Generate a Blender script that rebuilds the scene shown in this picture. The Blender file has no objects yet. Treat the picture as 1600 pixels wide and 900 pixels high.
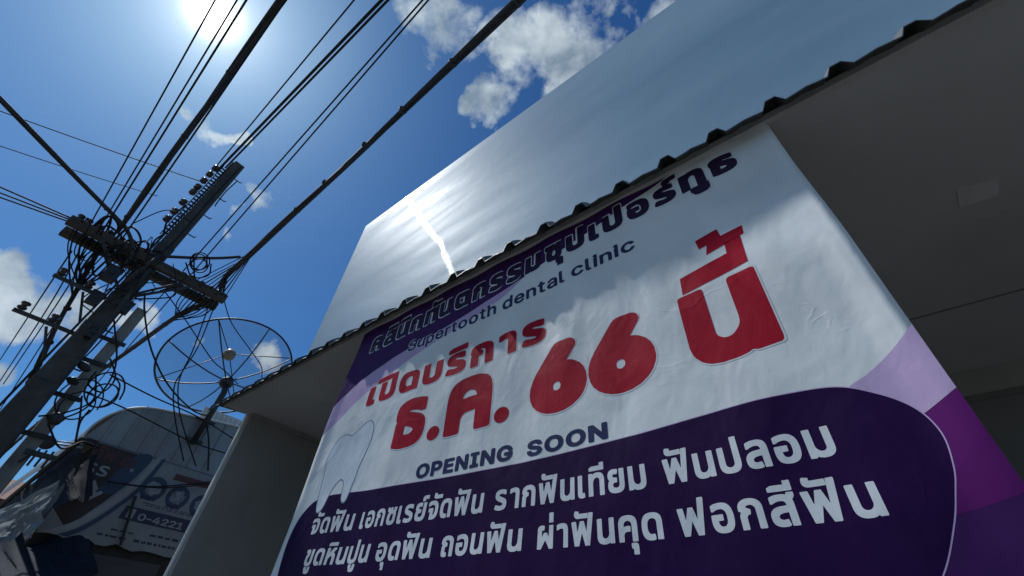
import bpy, bmesh, math, random
from mathutils import Vector, Matrix, noise
random.seed(7)
S = bpy.context.scene
COL = S.collection

# ------------------------------------------------------------------ camera
cd = bpy.data.cameras.new("camera")
cam = bpy.data.objects.new("camera", cd)
COL.objects.link(cam)
cd.sensor_width = 36.0
cd.lens = 14.95
cd.clip_start = 0.05
cd.clip_end = 2000
EYE = Vector((0, 0, 1.5))
cam.matrix_world = Matrix(((0.785, 0.375, 0.494, 0), (0.616, -0.555, -0.558, 0),
                           (0.065, 0.742, -0.667, 1.5), (0, 0, 0, 1)))
cam.rotation_mode = 'XYZ'
S.camera = cam

# ------------------------------------------------------------------ sun, sky, exposure
SUN = Vector((-0.580, -0.168, 0.797)).normalized()
ld = bpy.data.lights.new("sun", 'SUN')
ld.energy = 4.9
ld.angle = math.radians(0.7)
ld.color = (1.0, 0.985, 0.96)
sun = bpy.data.objects.new("sun", ld)
COL.objects.link(sun)
sun.rotation_euler = SUN.to_track_quat('Z', 'Y').to_euler()
sun.location = SUN * 60

W = bpy.data.worlds.new("World")
S.world = W
W.use_nodes = True
nt = W.node_tree
nt.nodes.clear()
def N(tree, t, **kw):
    n = tree.nodes.new(t)
    for k, v in kw.items():
        setattr(n, k, v)
    return n
def L(tree, a, b):
    tree.links.new(a, b)
def wmath(op, a, b=None, c=None, clamp=False):
    n = N(nt, 'ShaderNodeMath', operation=op, use_clamp=clamp)
    for i, v in enumerate((a, b, c)):
        if v is None: continue
        if isinstance(v, (int, float)): n.inputs[i].default_value = v
        else: L(nt, v, n.inputs[i])
    return n.outputs[0]
def wmix(f, a, b, blend='MIX'):
    n = N(nt, 'ShaderNodeMix', data_type='RGBA', blend_type=blend)
    for s, v in ((n.inputs[0], f), (n.inputs[6], a), (n.inputs[7], b)):
        if isinstance(v, (int, float)): s.default_value = v
        elif isinstance(v, tuple): s.default_value = v
        else: L(nt, v, s)
    return n.outputs[2]
sky = N(nt, 'ShaderNodeTexSky', sky_type='NISHITA')
sky.sun_disc = False
sky.sun_elevation = math.asin(SUN.z)
sky.sun_rotation = math.atan2(SUN.x, SUN.y)
sky.air_density = 1.0
sky.dust_density = 0.3
sky.ozone_density = 2.5
hs = N(nt, 'ShaderNodeHueSaturation')
hs.inputs['Hue'].default_value = 0.505
hs.inputs['Saturation'].default_value = 1.22
hs.inputs['Value'].default_value = 1.0
L(nt, sky.outputs[0], hs.inputs['Color'])
tint = N(nt, 'ShaderNodeMix', data_type='RGBA', blend_type='MULTIPLY')
tint.inputs[0].default_value = 1.0
tint.inputs[7].default_value = (.56, .92, 1.12, 1)
L(nt, hs.outputs[0], tint.inputs[6])
tc = N(nt, 'ShaderNodeTexCoord')
nrm = N(nt, 'ShaderNodeVectorMath', operation='NORMALIZE')
L(nt, tc.outputs['Generated'], nrm.inputs[0])
DIR = nrm.outputs[0]
sep = N(nt, 'ShaderNodeSeparateXYZ')
L(nt, DIR, sep.inputs[0])
def dotdir(v):
    n = N(nt, 'ShaderNodeVectorMath', operation='DOT_PRODUCT')
    L(nt, DIR, n.inputs[0])
    n.inputs[1].default_value = v
    return n.outputs['Value']
# clouds: a noise field on a flat cloud layer, gathered round the places where the photo has them
CP = DIR
def wnoise(vec, scale, detail, rough, dist=0.0, off=(0, 0, 0)):
    m = N(nt, 'ShaderNodeMapping')
    m.inputs['Location'].default_value = off
    L(nt, vec, m.inputs['Vector'])
    n = N(nt, 'ShaderNodeTexNoise')
    n.inputs['Scale'].default_value = scale
    n.inputs['Detail'].default_value = detail
    n.inputs['Roughness'].default_value = rough
    n.inputs['Distortion'].default_value = dist
    L(nt, m.outputs[0], n.inputs['Vector'])
    return n.outputs['Fac']
wob = N(nt, 'ShaderNodeTexNoise')
wob.inputs['Scale'].default_value = 9.0; wob.inputs['Detail'].default_value = 5.0
L(nt, DIR, wob.inputs['Vector'])
wv = N(nt, 'ShaderNodeVectorMath', operation='MULTIPLY_ADD')
L(nt, wob.outputs['Color'], wv.inputs[0]); wv.inputs[1].default_value = (.22, .22, .22)
wv2 = N(nt, 'ShaderNodeVectorMath', operation='SUBTRACT'); L(nt, DIR, wv2.inputs[0]); wv2.inputs[1].default_value = (.11, .11, .11)
L(nt, wv2.outputs[0], wv.inputs[2])
wn = N(nt, 'ShaderNodeVectorMath', operation='NORMALIZE'); L(nt, wv.outputs[0], wn.inputs[0])
WDIR = wn.outputs[0]
def wdot(v):
    n = N(nt, 'ShaderNodeVectorMath', operation='DOT_PRODUCT')
    L(nt, WDIR, n.inputs[0]); n.inputs[1].default_value = v
    return n.outputs['Value']
CLOUDS = [  # direction, angular radius (deg), weight
    ((-0.199, 0.249, 0.948), 5.6, 1.0), ((-0.321, 0.084, 0.943), 4.6, 0.85), ((-0.344, 0.271, 0.899), 3.2, 0.80), ((-0.097, 0.291, 0.952), 4.2, 0.9), ((-0.190, 0.318, 0.929), 3.6, .9),
    ((-0.918, -0.079, 0.388), 2.6, 1.0), ((-0.920, -0.042, 0.390), 2.6, 1.0), ((-0.918, -0.112, 0.379), 2.4, 1.0), ((-0.920, 0.001, 0.392), 2.6, 1.0), ((-0.910, -0.054, 0.412), 2.2, .95), ((-0.918, 0.038, 0.394), 1.6, .8),
    ((-0.697, -0.042, 0.716), 1.1, 0.74), ((-0.749, 0.061, 0.659), 1.3, 0.7), ((-0.864, 0.254, 0.434), 2.2, 0.8), ((-0.783, 0.061, 0.618), 1.0, .6),
    ((0.025, 0.327, 0.945), 2.4, 0.75), ((-0.957, -0.045, 0.287), 1.2, 0.7), ((-0.908, 0.148, 0.392), 1.2, .55), ((-0.381, 0.256, 0.889), 2.0, .7),
    ((0.75, -0.45, 0.5), 16, 1.0), ((0.1, -0.8, 0.55), 18, 0.9), ((-0.5, -0.75, 0.35), 15, 0.9), ((0.55, 0.6, 0.6), 14, 0.9)]
mask = None
for dv, rad, wt in CLOUDS:
    dv = Vector(dv).normalized()
    d = wdot(tuple(dv))
    c = math.cos(math.radians(rad * 1.5))
    f = wmath('MULTIPLY', wmath('DIVIDE', wmath('SUBTRACT', d, c), 1 - c, clamp=True), wt)
    mask = f if mask is None else wmath('MAXIMUM', mask, f)
big = wnoise(CP, 6.5, 9.0, 0.60, 0.25)
fine = wnoise(CP, 20.0, 6.0, 0.62, 0.2, (3, 1, 0))
dens = wmath('ADD', wmath('MULTIPLY', big, 0.75), wmath('MULTIPLY', fine, 0.25))
cl = wmath('SUBTRACT', wmath('ADD', dens, wmath('MULTIPLY', mask, 0.40)), 0.67)
cl = wmath('MULTIPLY', cl, 6.0, clamp=True)
cl = wmath('MULTIPLY', cl, wmath('MULTIPLY', mask, 5.0, clamp=True))
cl = wmath('SMOOTH_MIN', cl, 0.93, 0.25)
shade = wnoise(CP, 11.0, 5.0, 0.55, 0.2, (0.12, 0.05, 0))
cshade = wmath('MULTIPLY', wmath('SUBTRACT', shade, 0.36), 3.2, clamp=True)
cloudcol = wmix(cshade, (2.9, 3.9, 5.0, 1), (8.6, 9.8, 10.6, 1))
skyc = wmix(cl, tint.outputs[2], cloudcol)
# the bright haze round the sun's disc
sd = wmath('MAXIMUM', dotdir(tuple(SUN)), 0.0)
g1 = wmath('MULTIPLY', wmath('POWER', sd, 3200.0), 70.0)
g1 = wmath('ADD', g1, wmath('MULTIPLY', wmath('POWER', sd, 420.0), 6.0))
g2 = wmath('MULTIPLY', wmath('POWER', sd, 75.0), 3.4)
g3 = wmath('MULTIPLY', wmath('POWER', sd, 13.0), 1.0)
def addcol(base, fac, col):
    vm = N(nt, 'ShaderNodeVectorMath', operation='SCALE')
    vm.inputs[0].default_value = col
    L(nt, fac, vm.inputs['Scale'])
    ad = N(nt, 'ShaderNodeVectorMath', operation='ADD')
    L(nt, base, ad.inputs[0]); L(nt, vm.outputs[0], ad.inputs[1])
    return ad.outputs[0]
tot = addcol(skyc, g1, (1.0, 0.97, 0.92))
tot = addcol(tot, g2, (0.80, 0.98, 1.0))
tot = addcol(tot, g3, (0.55, 0.95, 1.1))
bg = N(nt, 'ShaderNodeBackground')
bg.inputs['Strength'].default_value = 0.10
L(nt, tot, bg.inputs['Color'])
wo = N(nt, 'ShaderNodeOutputWorld')
L(nt, bg.outputs[0], wo.inputs[0])

S.view_settings.view_transform = 'Standard'
S.view_settings.look = 'None'
S.view_settings.exposure = -0.45
S.view_settings.gamma = 1.0
S.view_settings.use_curve_mapping = False
S.cycles.max_bounces = 8

# ------------------------------------------------------------------ helpers
class MB:
    """collects verts and faces in world space; build() links them as one mesh object"""
    def __init__(self): self.v = []; self.f = []
    def add(self, vs, fs):
        o = len(self.v)
        self.v += [tuple(p) for p in vs]
        self.f += [tuple(i + o for i in q) for q in fs]
        return self
    def box(self, a, b):
        (x0, y0, z0), (x1, y1, z1) = a, b
        vs = [(x0,y0,z0),(x1,y0,z0),(x1,y1,z0),(x0,y1,z0),(x0,y0,z1),(x1,y0,z1),(x1,y1,z1),(x0,y1,z1)]
        return self.add(vs, [(0,3,2,1),(4,5,6,7),(0,1,5,4),(1,2,6,5),(2,3,7,6),(3,0,4,7)])
    def beam(self, p, q, w, h, up=(0, 0, 1)):
        p = Vector(p); q = Vector(q)
        d = (q - p).normalized(); s = d.cross(Vector(up)).normalized(); u = s.cross(d)
        vs = []
        for e in (p, q):
            for a, b in ((-1,-1),(1,-1),(1,1),(-1,1)):
                vs.append(e + s * (a * w / 2) + u * (b * h / 2))
        return self.add(vs, [(0,1,2,3),(7,6,5,4),(0,4,5,1),(1,5,6,2),(2,6,7,3),(3,7,4,0)])
    def tube(self, pts, r, n=8, cap=True):
        pts = [Vector(p) for p in pts]
        rs = r if isinstance(r, (list, tuple)) else [r] * len(pts)
        t0 = (pts[1] - pts[0]).normalized()
        a = t0.cross(Vector((0, 0, 1)))
        if a.length < 1e-3: a = t0.cross(Vector((1, 0, 0)))
        a.normalize()
        vs = []
        for i, p in enumerate(pts):
            t = (pts[min(i + 1, len(pts) - 1)] - pts[max(i - 1, 0)])
            t = t.normalized() if t.length > 1e-9 else t0
            a = (a - t * a.dot(t)).normalized()
            b = t.cross(a)
            for k in range(n):
                g = 2 * math.pi * k / n
                vs.append(p + (a * math.cos(g) + b * math.sin(g)) * rs[i])
        fs = []
        for i in range(len(pts) - 1):
            for k in range(n):
                k2 = (k + 1) % n
                fs.append((i*n+k, i*n+k2, (i+1)*n+k2, (i+1)*n+k))
        if cap:
            fs.append(tuple(reversed(range(n))))
            fs.append(tuple((len(pts) - 1) * n + k for k in range(n)))
        return self.add(vs, fs)
    def lathe(self, base, axis, prof, n=14):
        """prof = list of (distance along axis, radius)"""
        base = Vector(base); axis = Vector(axis).normalized()
        return self.tube([base + axis * d for d, _ in prof], [max(r, 1e-4) for _, r in prof], n)
    def build(self, name, m, parent=None, smooth=False, fix=True):
        org = Vector((0, 0, 0))
        p = parent
        while p is not None:
            org += p.location; p = p.parent
        me = bpy.data.meshes.new(name)
        me.from_pydata([tuple(Vector(q) - org) for q in self.v], [], self.f)
        if fix:
            bm = bmesh.new(); bm.from_mesh(me)
            bmesh.ops.recalc_face_normals(bm, faces=bm.faces)
            bm.to_mesh(me); bm.free()
        me.materials.append(m)
        if smooth:
            for q in me.polygons: q.use_smooth = True
        o = bpy.data.objects.new(name, me)
        COL.objects.link(o)
        o.parent = parent
        return o

def tag(o, label=None, cat=None, group=None, kind=None):
    if label: o["label"] = label
    if cat: o["category"] = cat
    if group: o["group"] = group
    if kind: o["kind"] = kind
    return o
def thing(name, loc, label, cat, group=None):
    e = bpy.data.objects.new(name, None)
    e.empty_display_size = 0.2
    e.location = loc
    COL.objects.link(e)
    return tag(e, label, cat, group)

def bez(pts, k=10):
    """smooth curve through the points (Catmull-Rom)"""
    P = [Vector(p) for p in pts]
    if len(P) < 3:
        return [P[0].lerp(P[1], i / k) for i in range(k + 1)]
    P = [P[0] * 2 - P[1]] + P + [P[-1] * 2 - P[-2]]
    out = []
    for i in range(1, len(P) - 2):
        a, b, c, d = P[i-1:i+3]
        for j in range(k):
            t = j / k
            out.append(0.5 * ((2*b) + (c-a)*t + (2*a-5*b+4*c-d)*t*t + (3*b-a-3*c+d)*t**3))
    out.append(P[-2])
    return out
def sagline(p, q, sag, k=24):
    p = Vector(p); q = Vector(q)
    return [p.lerp(q, i / k) - Vector((0, 0, sag * 4 * (i / k) * (1 - i / k))) for i in range(k + 1)]
def extend(p, q, t):
    p = Vector(p); q = Vector(q)
    return p + (q - p) * t

# ------------------------------------------------------------------ materials
def mat(name, col, rough=0.6, var=0.15, scale=6.0, bump=0.0, bscale=40.0, metal=0.0, spec=0.5, stain=None, stretch=(1,1,1), coat=0.0):
    m = bpy.data.materials.new(name)
    m.use_nodes = True
    t = m.node_tree
    b = t.nodes['Principled BSDF']
    geo = N(t, 'ShaderNodeNewGeometry')
    mp = N(t, 'ShaderNodeMapping'); mp.inputs['Scale'].default_value = stretch
    L(t, geo.outputs['Position'], mp.inputs['Vector'])
    nz = N(t, 'ShaderNodeTexNoise')
    nz.inputs['Scale'].default_value = scale; nz.inputs['Detail'].default_value = 6; nz.inputs['Roughness'].default_value = 0.62
    L(t, mp.outputs[0], nz.inputs['Vector'])
    r = N(t, 'ShaderNodeValToRGB')
    lo = tuple(c * (1 - var) for c in col) + (1,); hi = tuple(min(1, c * (1 + var)) for c in col) + (1,)
    r.color_ramp.elements[0].position = 0.32; r.color_ramp.elements[0].color = lo
    r.color_ramp.elements[1].position = 0.68; r.color_ramp.elements[1].color = hi
    L(t, nz.outputs['Fac'], r.inputs['Fac'])
    out = r.outputs[0]
    if stain:
        n2 = N(t, 'ShaderNodeTexNoise'); n2.inputs['Scale'].default_value = stain[1]; n2.inputs['Detail'].default_value = 5
        mp2 = N(t, 'ShaderNodeMapping'); mp2.inputs['Scale'].default_value = stain[3]
        L(t, geo.outputs['Position'], mp2.inputs['Vector']); L(t, mp2.outputs[0], n2.inputs['Vector'])
        rr = N(t, 'ShaderNodeValToRGB')
        rr.color_ramp.elements[0].position = 0.52; rr.color_ramp.elements[0].color = (0,0,0,1)
        rr.color_ramp.elements[1].position = 0.72; rr.color_ramp.elements[1].color = (stain[2],)*3 + (1,)
        L(t, n2.outputs['Fac'], rr.inputs['Fac'])
        mx = N(t, 'ShaderNodeMix', data_type='RGBA')
        L(t, rr.outputs[0], mx.inputs[0]); L(t, out, mx.inputs[6]); mx.inputs[7].default_value = tuple(stain[0]) + (1,)
        out = mx.outputs[2]
    L(t, out, b.inputs['Base Color'])
    b.inputs['Roughness'].default_value = rough
    b.inputs['Metallic'].default_value = metal
    b.inputs['Specular IOR Level'].default_value = spec
    b.inputs['Coat Weight'].default_value = coat
    b.inputs['Coat Roughness'].default_value = 0.12
    if bump:
        n3 = N(t, 'ShaderNodeTexNoise'); n3.inputs['Scale'].default_value = bscale; n3.inputs['Detail'].default_value = 4
        L(t, geo.outputs['Position'], n3.inputs['Vector'])
        bp = N(t, 'ShaderNodeBump'); bp.inputs['Strength'].default_value = bump; bp.inputs['Distance'].default_value = 0.02
        L(t, n3.outputs['Fac'], bp.inputs['Height']); L(t, bp.outputs[0], b.inputs['Normal'])
    return m

def vinyl(name, col, rough=0.45, spec=0.11):
    """printed banner vinyl: soft sheen, weave and creases shared by all prints through world position"""
    m = bpy.data.materials.new(name)
    m.use_nodes = True
    t = m.node_tree
    b = t.nodes['Principled BSDF']
    geo = N(t, 'ShaderNodeNewGeometry')
    nz = N(t, 'ShaderNodeTexNoise'); nz.inputs['Scale'].default_value = 3.0; nz.inputs['Detail'].default_value = 5
    L(t, geo.outputs['Position'], nz.inputs['Vector'])
    r = N(t, 'ShaderNodeValToRGB')
    r.color_ramp.elements[0].position = .3; r.color_ramp.elements[1].position = .7
    r.color_ramp.elements[0].color = tuple(c * .88 for c in col) + (1,)
    r.color_ramp.elements[1].color = tuple(min(1, c * 1.08) for c in col) + (1,)
    L(t, nz.outputs['Fac'], r.inputs['Fac']); L(t, r.outputs[0], b.inputs['Base Color'])
    b.inputs['Roughness'].default_value = rough
    b.inputs['Specular IOR Level'].default_value = spec
    def bumpnode(scale, stretch, rot, strength, dist, detail, prev, distort=0.6):
        mp = N(t, 'ShaderNodeMapping'); mp.inputs['Scale'].default_value = stretch; mp.inputs['Rotation'].default_value = rot
        L(t, geo.outputs['Position'], mp.inputs['Vector'])
        n = N(t, 'ShaderNodeTexNoise'); n.inputs['Scale'].default_value = scale; n.inputs['Detail'].default_value = detail
        n.inputs['Distortion'].default_value = distort
        L(t, mp.outputs[0], n.inputs['Vector'])
        bp = N(t, 'ShaderNodeBump'); bp.inputs['Strength'].default_value = strength; bp.inputs['Distance'].default_value = dist
        L(t, n.outputs['Fac'], bp.inputs['Height'])
        if prev: L(t, prev, bp.inputs['Normal'])
        return bp.outputs[0]
    a = bumpnode(5.0, (1.1, 1, 0.7), (0, 0.45, 0), 0.26, 0.03, 2.0, None)
    a = bumpnode(16.0, (1.0, 1, 0.7), (0, -0.6, 0), 0.13, 0.012, 3.0, a)
    # sharp little creases: thin ridges where a noise field crosses its middle
    n = N(t, 'ShaderNodeTexNoise'); n.inputs['Scale'].default_value = 3.4; n.inputs['Detail'].default_value = 3; n.inputs['Distortion'].default_value = .9
    L(t, geo.outputs['Position'], n.inputs['Vector'])
    def mth(op, x, y, z=None):
        q = N(t, 'ShaderNodeMath', operation=op)
        for k, v in enumerate((x, y, z)):
            if v is None: continue
            if isinstance(v, (int, float)): q.inputs[k].default_value = v
            else: L(t, v, q.inputs[k])
        return q.outputs[0]
    rid = mth('SUBTRACT', 1.0, mth('MULTIPLY', mth('ABSOLUTE', mth('SUBTRACT', n.outputs['Fac'], .5), 0), 26.0))
    rid = mth('MAXIMUM', rid, 0.0)
    mk2 = N(t, 'ShaderNodeTexNoise'); mk2.inputs['Scale'].default_value = 2.2
    L(t, geo.outputs['Position'], mk2.inputs['Vector'])
    rid = mth('MULTIPLY', rid, mth('MAXIMUM', mth('SUBTRACT', mk2.outputs['Fac'], .5), 0.0))
    bq = N(t, 'ShaderNodeBump'); bq.inputs['Strength'].default_value = .28; bq.inputs['Distance'].default_value = .012
    L(t, rid, bq.inputs['Height']); L(t, a, bq.inputs['Normal'])
    a = bq.outputs[0]
    a = bumpnode(60.0, (1, 1, 1), (0, 0, 0), 0.06, 0.003, 2.0, a)
    L(t, a, b.inputs['Normal'])
    return m

M = dict(
    soffit=mat('soffit_paint', (.40, .415, .425), .75, .06, 1.4, .05, 90, stain=((.32, .325, .32), .9, .5, (1, 1, 1))),
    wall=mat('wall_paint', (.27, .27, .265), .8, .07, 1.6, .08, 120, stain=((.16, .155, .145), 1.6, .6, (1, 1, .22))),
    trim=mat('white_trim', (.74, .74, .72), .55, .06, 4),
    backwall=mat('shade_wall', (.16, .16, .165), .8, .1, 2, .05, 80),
    fascia=mat('fascia_board', (.36, .37, .36), .6, .12, 5),
    sheet=mat('roof_sheet', (.085, .10, .10), .42, .15, 3, .03, 30, metal=.3, stain=((.07, .055, .045), 2.5, .3, (1, .3, 1))),
    steel=mat('galvanised_steel', (.35, .36, .37), .45, .15, 8, .03, 50, metal=.6),
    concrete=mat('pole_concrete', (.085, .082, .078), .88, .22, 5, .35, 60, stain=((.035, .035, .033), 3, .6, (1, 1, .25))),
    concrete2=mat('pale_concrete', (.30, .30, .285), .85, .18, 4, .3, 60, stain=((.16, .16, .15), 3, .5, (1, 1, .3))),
    iron=mat('dark_iron', (.05, .05, .052), .6, .3, 12, .1, 60, metal=.3),
    wood=mat('crossarm_timber', (.075, .062, .05), .85, .3, 9, .25, 40, stretch=(1, .15, 1)),
    rubber=mat('cable_rubber', (.020, .020, .022), .75, .3, 20, spec=.25),
    cableg=mat('grey_cable', (.055, .055, .058), .75, .25, 14, spec=.3),
    porcelain=mat('brown_porcelain', (.06, .035, .025), .25, .2, 10),
    greybox=mat('junction_plastic', (.022, .023, .025), .5, .2, 10),
    dish=mat('dish_paint', (.025, .025, .027), .5, .2, 10),
    horn=mat('feed_horn_cast', (.30, .27, .22), .5, .2, 10, .05, 60),
    gable=mat('gable_sheet', (.25, .27, .28), .5, .14, 2.2, .03, 30, metal=.2, stain=((.17, .15, .12), 1.6, .5, (1, 1, .3))),
    bright=mat('pale_sheet', (.62, .64, .63), .45, .08, 3),
    dark=mat('dark_timber', (.03, .028, .028), .8, .3, 5, .1, 30),
    tarp=mat('blue_tarp', (.014, .022, .040), .85, .3, 4, .2, 18, spec=.15),
    wtarp=mat('white_tarp', (.13, .145, .155), .8, .18, 3, .12, 14, spec=.2),
    redroof=mat('red_roof_tiles', (.16, .05, .035), .8, .25, 6, .3, 25),
    sconc=mat('sidewalk_concrete', (.24, .235, .22), .9, .15, 3, .2, 60),
    asphalt=mat('asphalt', (.05, .05, .052), .9, .2, 5, .3, 120),
    soil=mat('bare_ground', (.16, .13, .09), .95, .25, 1.5, .3, 20),
    paint=mat('road_paint', (.6, .6, .58), .7, .2, 8),
)

# ------------------------------------------------------------------ the setting: ground, road, pavement
tag(MB().box((-900, -900, -0.6), (900, 900, -0.14)).build('ground', M['soil']), kind='structure')
tag(MB().box((-300, -11.0, -0.13), (300, -1.7, -0.116)).build('road', M['asphalt']), kind='structure')
tag(MB().box((-300, -1.55, -0.13), (300, 1.62, 0.0)).build('sidewalk', M['sconc']), kind='structure')
tag(MB().box((-300, -1.7, -0.13), (300, -1.552, 0.012)).build('kerb', M['concrete2']), kind='structure')
mk = MB()
for i in range(-30, 30):
    mk.box((i * 5, -6.35, -0.112), (i * 5 + 2.2, -6.23, -0.108))
tag(mk.build('road_marking', M['paint']), kind='structure')

# ------------------------------------------------------------------ the shop building with its canopy
ZS = 3.45                       # underside of the canopy
XL, XR = -5.27, 7.2
shop = thing('shop_building', (0, 3.0, 0), 'grey shopfront with a deep flat canopy under a corrugated roof edge', 'building')
MB().box((XL, 1.376, ZS), (XR, 4.62, ZS + 0.03)).build('soffit', M['soffit'], shop)
MB().box((XL, 1.372, ZS - 0.012), (XR, 1.40, ZS + 0.034)).build('fascia', M['fascia'], shop)
mb = MB()                       # cover strip on the soffit joint
for y in (3.40,):
    mb.box((XL + .13, y, ZS - .006), (XR, y + .012, ZS - .0005))
mb.build('cover_strip', M['backwall'], shop)
MB().box((XL, 1.64, 0), (XL + .11, 4.6, ZS - .001)).build('side_wall', M['wall'], shop)
MB().box((XL - .003, 1.622, 0), (XL + .035, 1.639, ZS - .002)).build('corner_trim', M['trim'], shop)
MB().box((XR - .11, 1.64, 0), (XR, 4.6, ZS - .001)).build('side_wall', M['wall'], shop)
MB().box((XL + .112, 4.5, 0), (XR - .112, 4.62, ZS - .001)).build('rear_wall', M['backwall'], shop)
MB().box((XL + .112, 4.36, ZS - .19), (XR - .112, 4.498, ZS - .001)).build('wall_beam', M['wall'], shop)
mb = MB(); mb.box((XL + .114, 1.66, ZS - .045), (XL + .135, 4.35, ZS - .002)).build('cornice', M['wall'], shop)
pq = [Vector((0.887, 2.308, 3.445)), Vector((1.041, 2.340, 3.445)), Vector((1.048, 2.456, 3.445)), Vector((0.896, 2.452, 3.445))]
MB().add([(p.x, p.y, ZS - .0035) for p in pq] + [(p.x, p.y, ZS - .0006) for p in pq], [(0,1,2,3), (7,6,5,4), (0,4,5,1), (1,5,6,2), (2,6,7,3), (3,7,4,0)]).build('repair_patch', mat('patch_paint', (.50, .495, .51), .7, .1, 6), shop)
MB().box((XL - .1, 4.63, 0), (XR, 9.0, 4.2)).build('main_block', M['wall'], shop)
# corrugated roof sheet: trapezoid ribs running back from the eave
PITCH = math.tan(math.radians(5))
def roofsheet(x0, x1, y0, y1, z0, period, phase, hr):
    xs = []
    x = phase - math.ceil((phase - x0) / period) * period
    while x < x1 + period:
        jit = random.uniform(-.006, .006); hh = hr * random.uniform(.92, 1.08)
        for dx, dz in ((-.046, 0), (-.020, hh), (.020, hh), (.046, 0), (.095, .006), (.125, .012), (.155, .006)):
            xs.append((x + dx + jit, dz))
        x += period
    mb = MB()
    ys = [y0, y0 + .03, y0 + .06, y0 + .085, y0 + .2, y0 + 1.2, y0 + 2.2, y1]
    ny = len(ys)
    vs = []
    for (x, dz) in xs:
        for j in range(ny):
            y = ys[j]
            e = random.uniform(-.003, .003) if j == 0 else 0
            lip = -.079 * max(0, 1 - (y - y0) / .085) ** 1.15
            vs.append((x, y + e, z0 + dz + (y - y0) * PITCH + lip + (.0 if j else e)))
    n = len(xs)
    fs = [(i*ny+j, (i+1)*ny+j, (i+1)*ny+j+1, i*ny+j+1) for i in range(n-1) for j in range(ny-1)]
    # thickness
    th = .007
    o = len(vs)
    vs2 = [(a, b, c + th) for a, b, c in vs]
    fs2 = [tuple(reversed([i + o for i in q])) for q in fs]
    side = [(i*ny, i*ny+o, (i+1)*ny+o, (i+1)*ny) for i in range(n-1)]
    mb.add(vs + vs2, fs + fs2 + side)
    return mb
roofsheet(XL - .05, XR + .1, 1.290, 4.66, 3.468, .245, .034, .056).build('roof_sheet', M['sheet'], shop)

# ------------------------------------------------------------------ billboard standing on the roof
def billmat():
    m = bpy.data.materials.new('billboard_vinyl')
    m.use_nodes = True
    t = m.node_tree; b = t.nodes['Principled BSDF']
    geo = N(t, 'ShaderNodeNewGeometry')
    def nz(scale, stretch, rot, detail, distort=0.4, rough=.55):
        mp = N(t, 'ShaderNodeMapping'); mp.inputs['Scale'].default_value = stretch; mp.inputs['Rotation'].default_value = rot
        L(t, geo.outputs['Position'], mp.inputs['Vector'])
        n = N(t, 'ShaderNodeTexNoise'); n.inputs['Scale'].default_value = scale; n.inputs['Detail'].default_value = detail
        n.inputs['Distortion'].default_value = distort; n.inputs['Roughness'].default_value = rough
        L(t, mp.outputs[0], n.inputs['Vector'])
        return n.outputs['Fac']
    def ramp(f, p0, c0, p1, c1):
        r = N(t, 'ShaderNodeValToRGB')
        r.color_ramp.elements[0].position = p0; r.color_ramp.elements[0].color = c0
        r.color_ramp.elements[1].position = p1; r.color_ramp.elements[1].color = c1
        L(t, f, r.inputs['Fac']); return r.outputs[0]
    sky_streak = nz(.9, (.30, 1, 1.1), (0, .22, 0), 3)
    col = ramp(sky_streak, .36, (.19, .32, .45, 1), .70, (.28, .42, .55, 1))  # sky's blue and its streaked reflection put into the white vinyl's colour
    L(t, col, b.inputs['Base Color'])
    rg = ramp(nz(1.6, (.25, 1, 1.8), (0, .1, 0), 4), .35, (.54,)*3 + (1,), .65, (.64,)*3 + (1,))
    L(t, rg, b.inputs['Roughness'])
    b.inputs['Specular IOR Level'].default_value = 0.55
    b.inputs['Specular Tint'].default_value = (.52, .84, 1.0, 1)  # sheen tinted cyan to imitate the reflected sky glow
    gl = N(t, 'ShaderNodeBsdfAnisotropic'); gl.distribution = 'GGX'
    gl.inputs['Roughness'].default_value = .085; gl.inputs['Anisotropy'].default_value = .88
    tx = N(t, 'ShaderNodeCombineXYZ'); tx.inputs[0].default_value = 1.0
    L(t, tx.outputs[0], gl.inputs['Tangent'])
    ms = N(t, 'ShaderNodeMixShader'); ms.inputs[0].default_value = .03
    L(t, b.outputs[0], ms.inputs[1]); L(t, gl.outputs[0], ms.inputs[2])
    L(t, ms.outputs[0], t.nodes['Material Output'].inputs['Surface'])
    h1 = nz(1.0, (.45, 1, 1.1), (0, .25, 0), 2)
    bp = N(t, 'ShaderNodeBump'); bp.inputs['Strength'].default_value = .2; bp.inputs['Distance'].default_value = .05
    L(t, h1, bp.inputs['Height'])
    h2 = nz(14, (.5, 1, 1.6), (0, .3, 0), 3)
    bp2 = N(t, 'ShaderNodeBump'); bp2.inputs['Strength'].default_value = .07; bp2.inputs['Distance'].default_value = .006
    L(t, h2, bp2.inputs['Height']); L(t, bp.outputs[0], bp2.inputs['Normal'])
    L(t, bp2.outputs[0], gl.inputs['Normal'])
    h4 = nz(.8, (.6, 1, 1.0), (0, .35, 0), 2, .8)
    bp4 = N(t, 'ShaderNodeBump'); bp4.inputs['Strength'].default_value = .22; bp4.inputs['Distance'].default_value = .05
    L(t, h4, bp4.inputs['Height'])
    bp5 = N(t, 'ShaderNodeBump'); bp5.inputs['Strength'].default_value = .10; bp5.inputs['Distance'].default_value = .01
    L(t, nz(7, (1, 1, 1), (0, .3, 0), 2, 1.2), bp5.inputs['Height']); L(t, bp4.outputs[0], bp5.inputs['Normal'])
    L(t, bp5.outputs[0], b.inputs['Normal'])
    return m
YB = 1.96
BX0, BX1, BZ0, BZ1 = -5.24, 7.0, 3.62, 1.5 + 2.84 * YB
bb = thing('billboard', (0, YB + .1, BZ0), 'large blank white glossy billboard standing above the corrugated roof edge', 'billboard')
mb = MB()
nx, nz_ = 60, 18
vs = []
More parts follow.
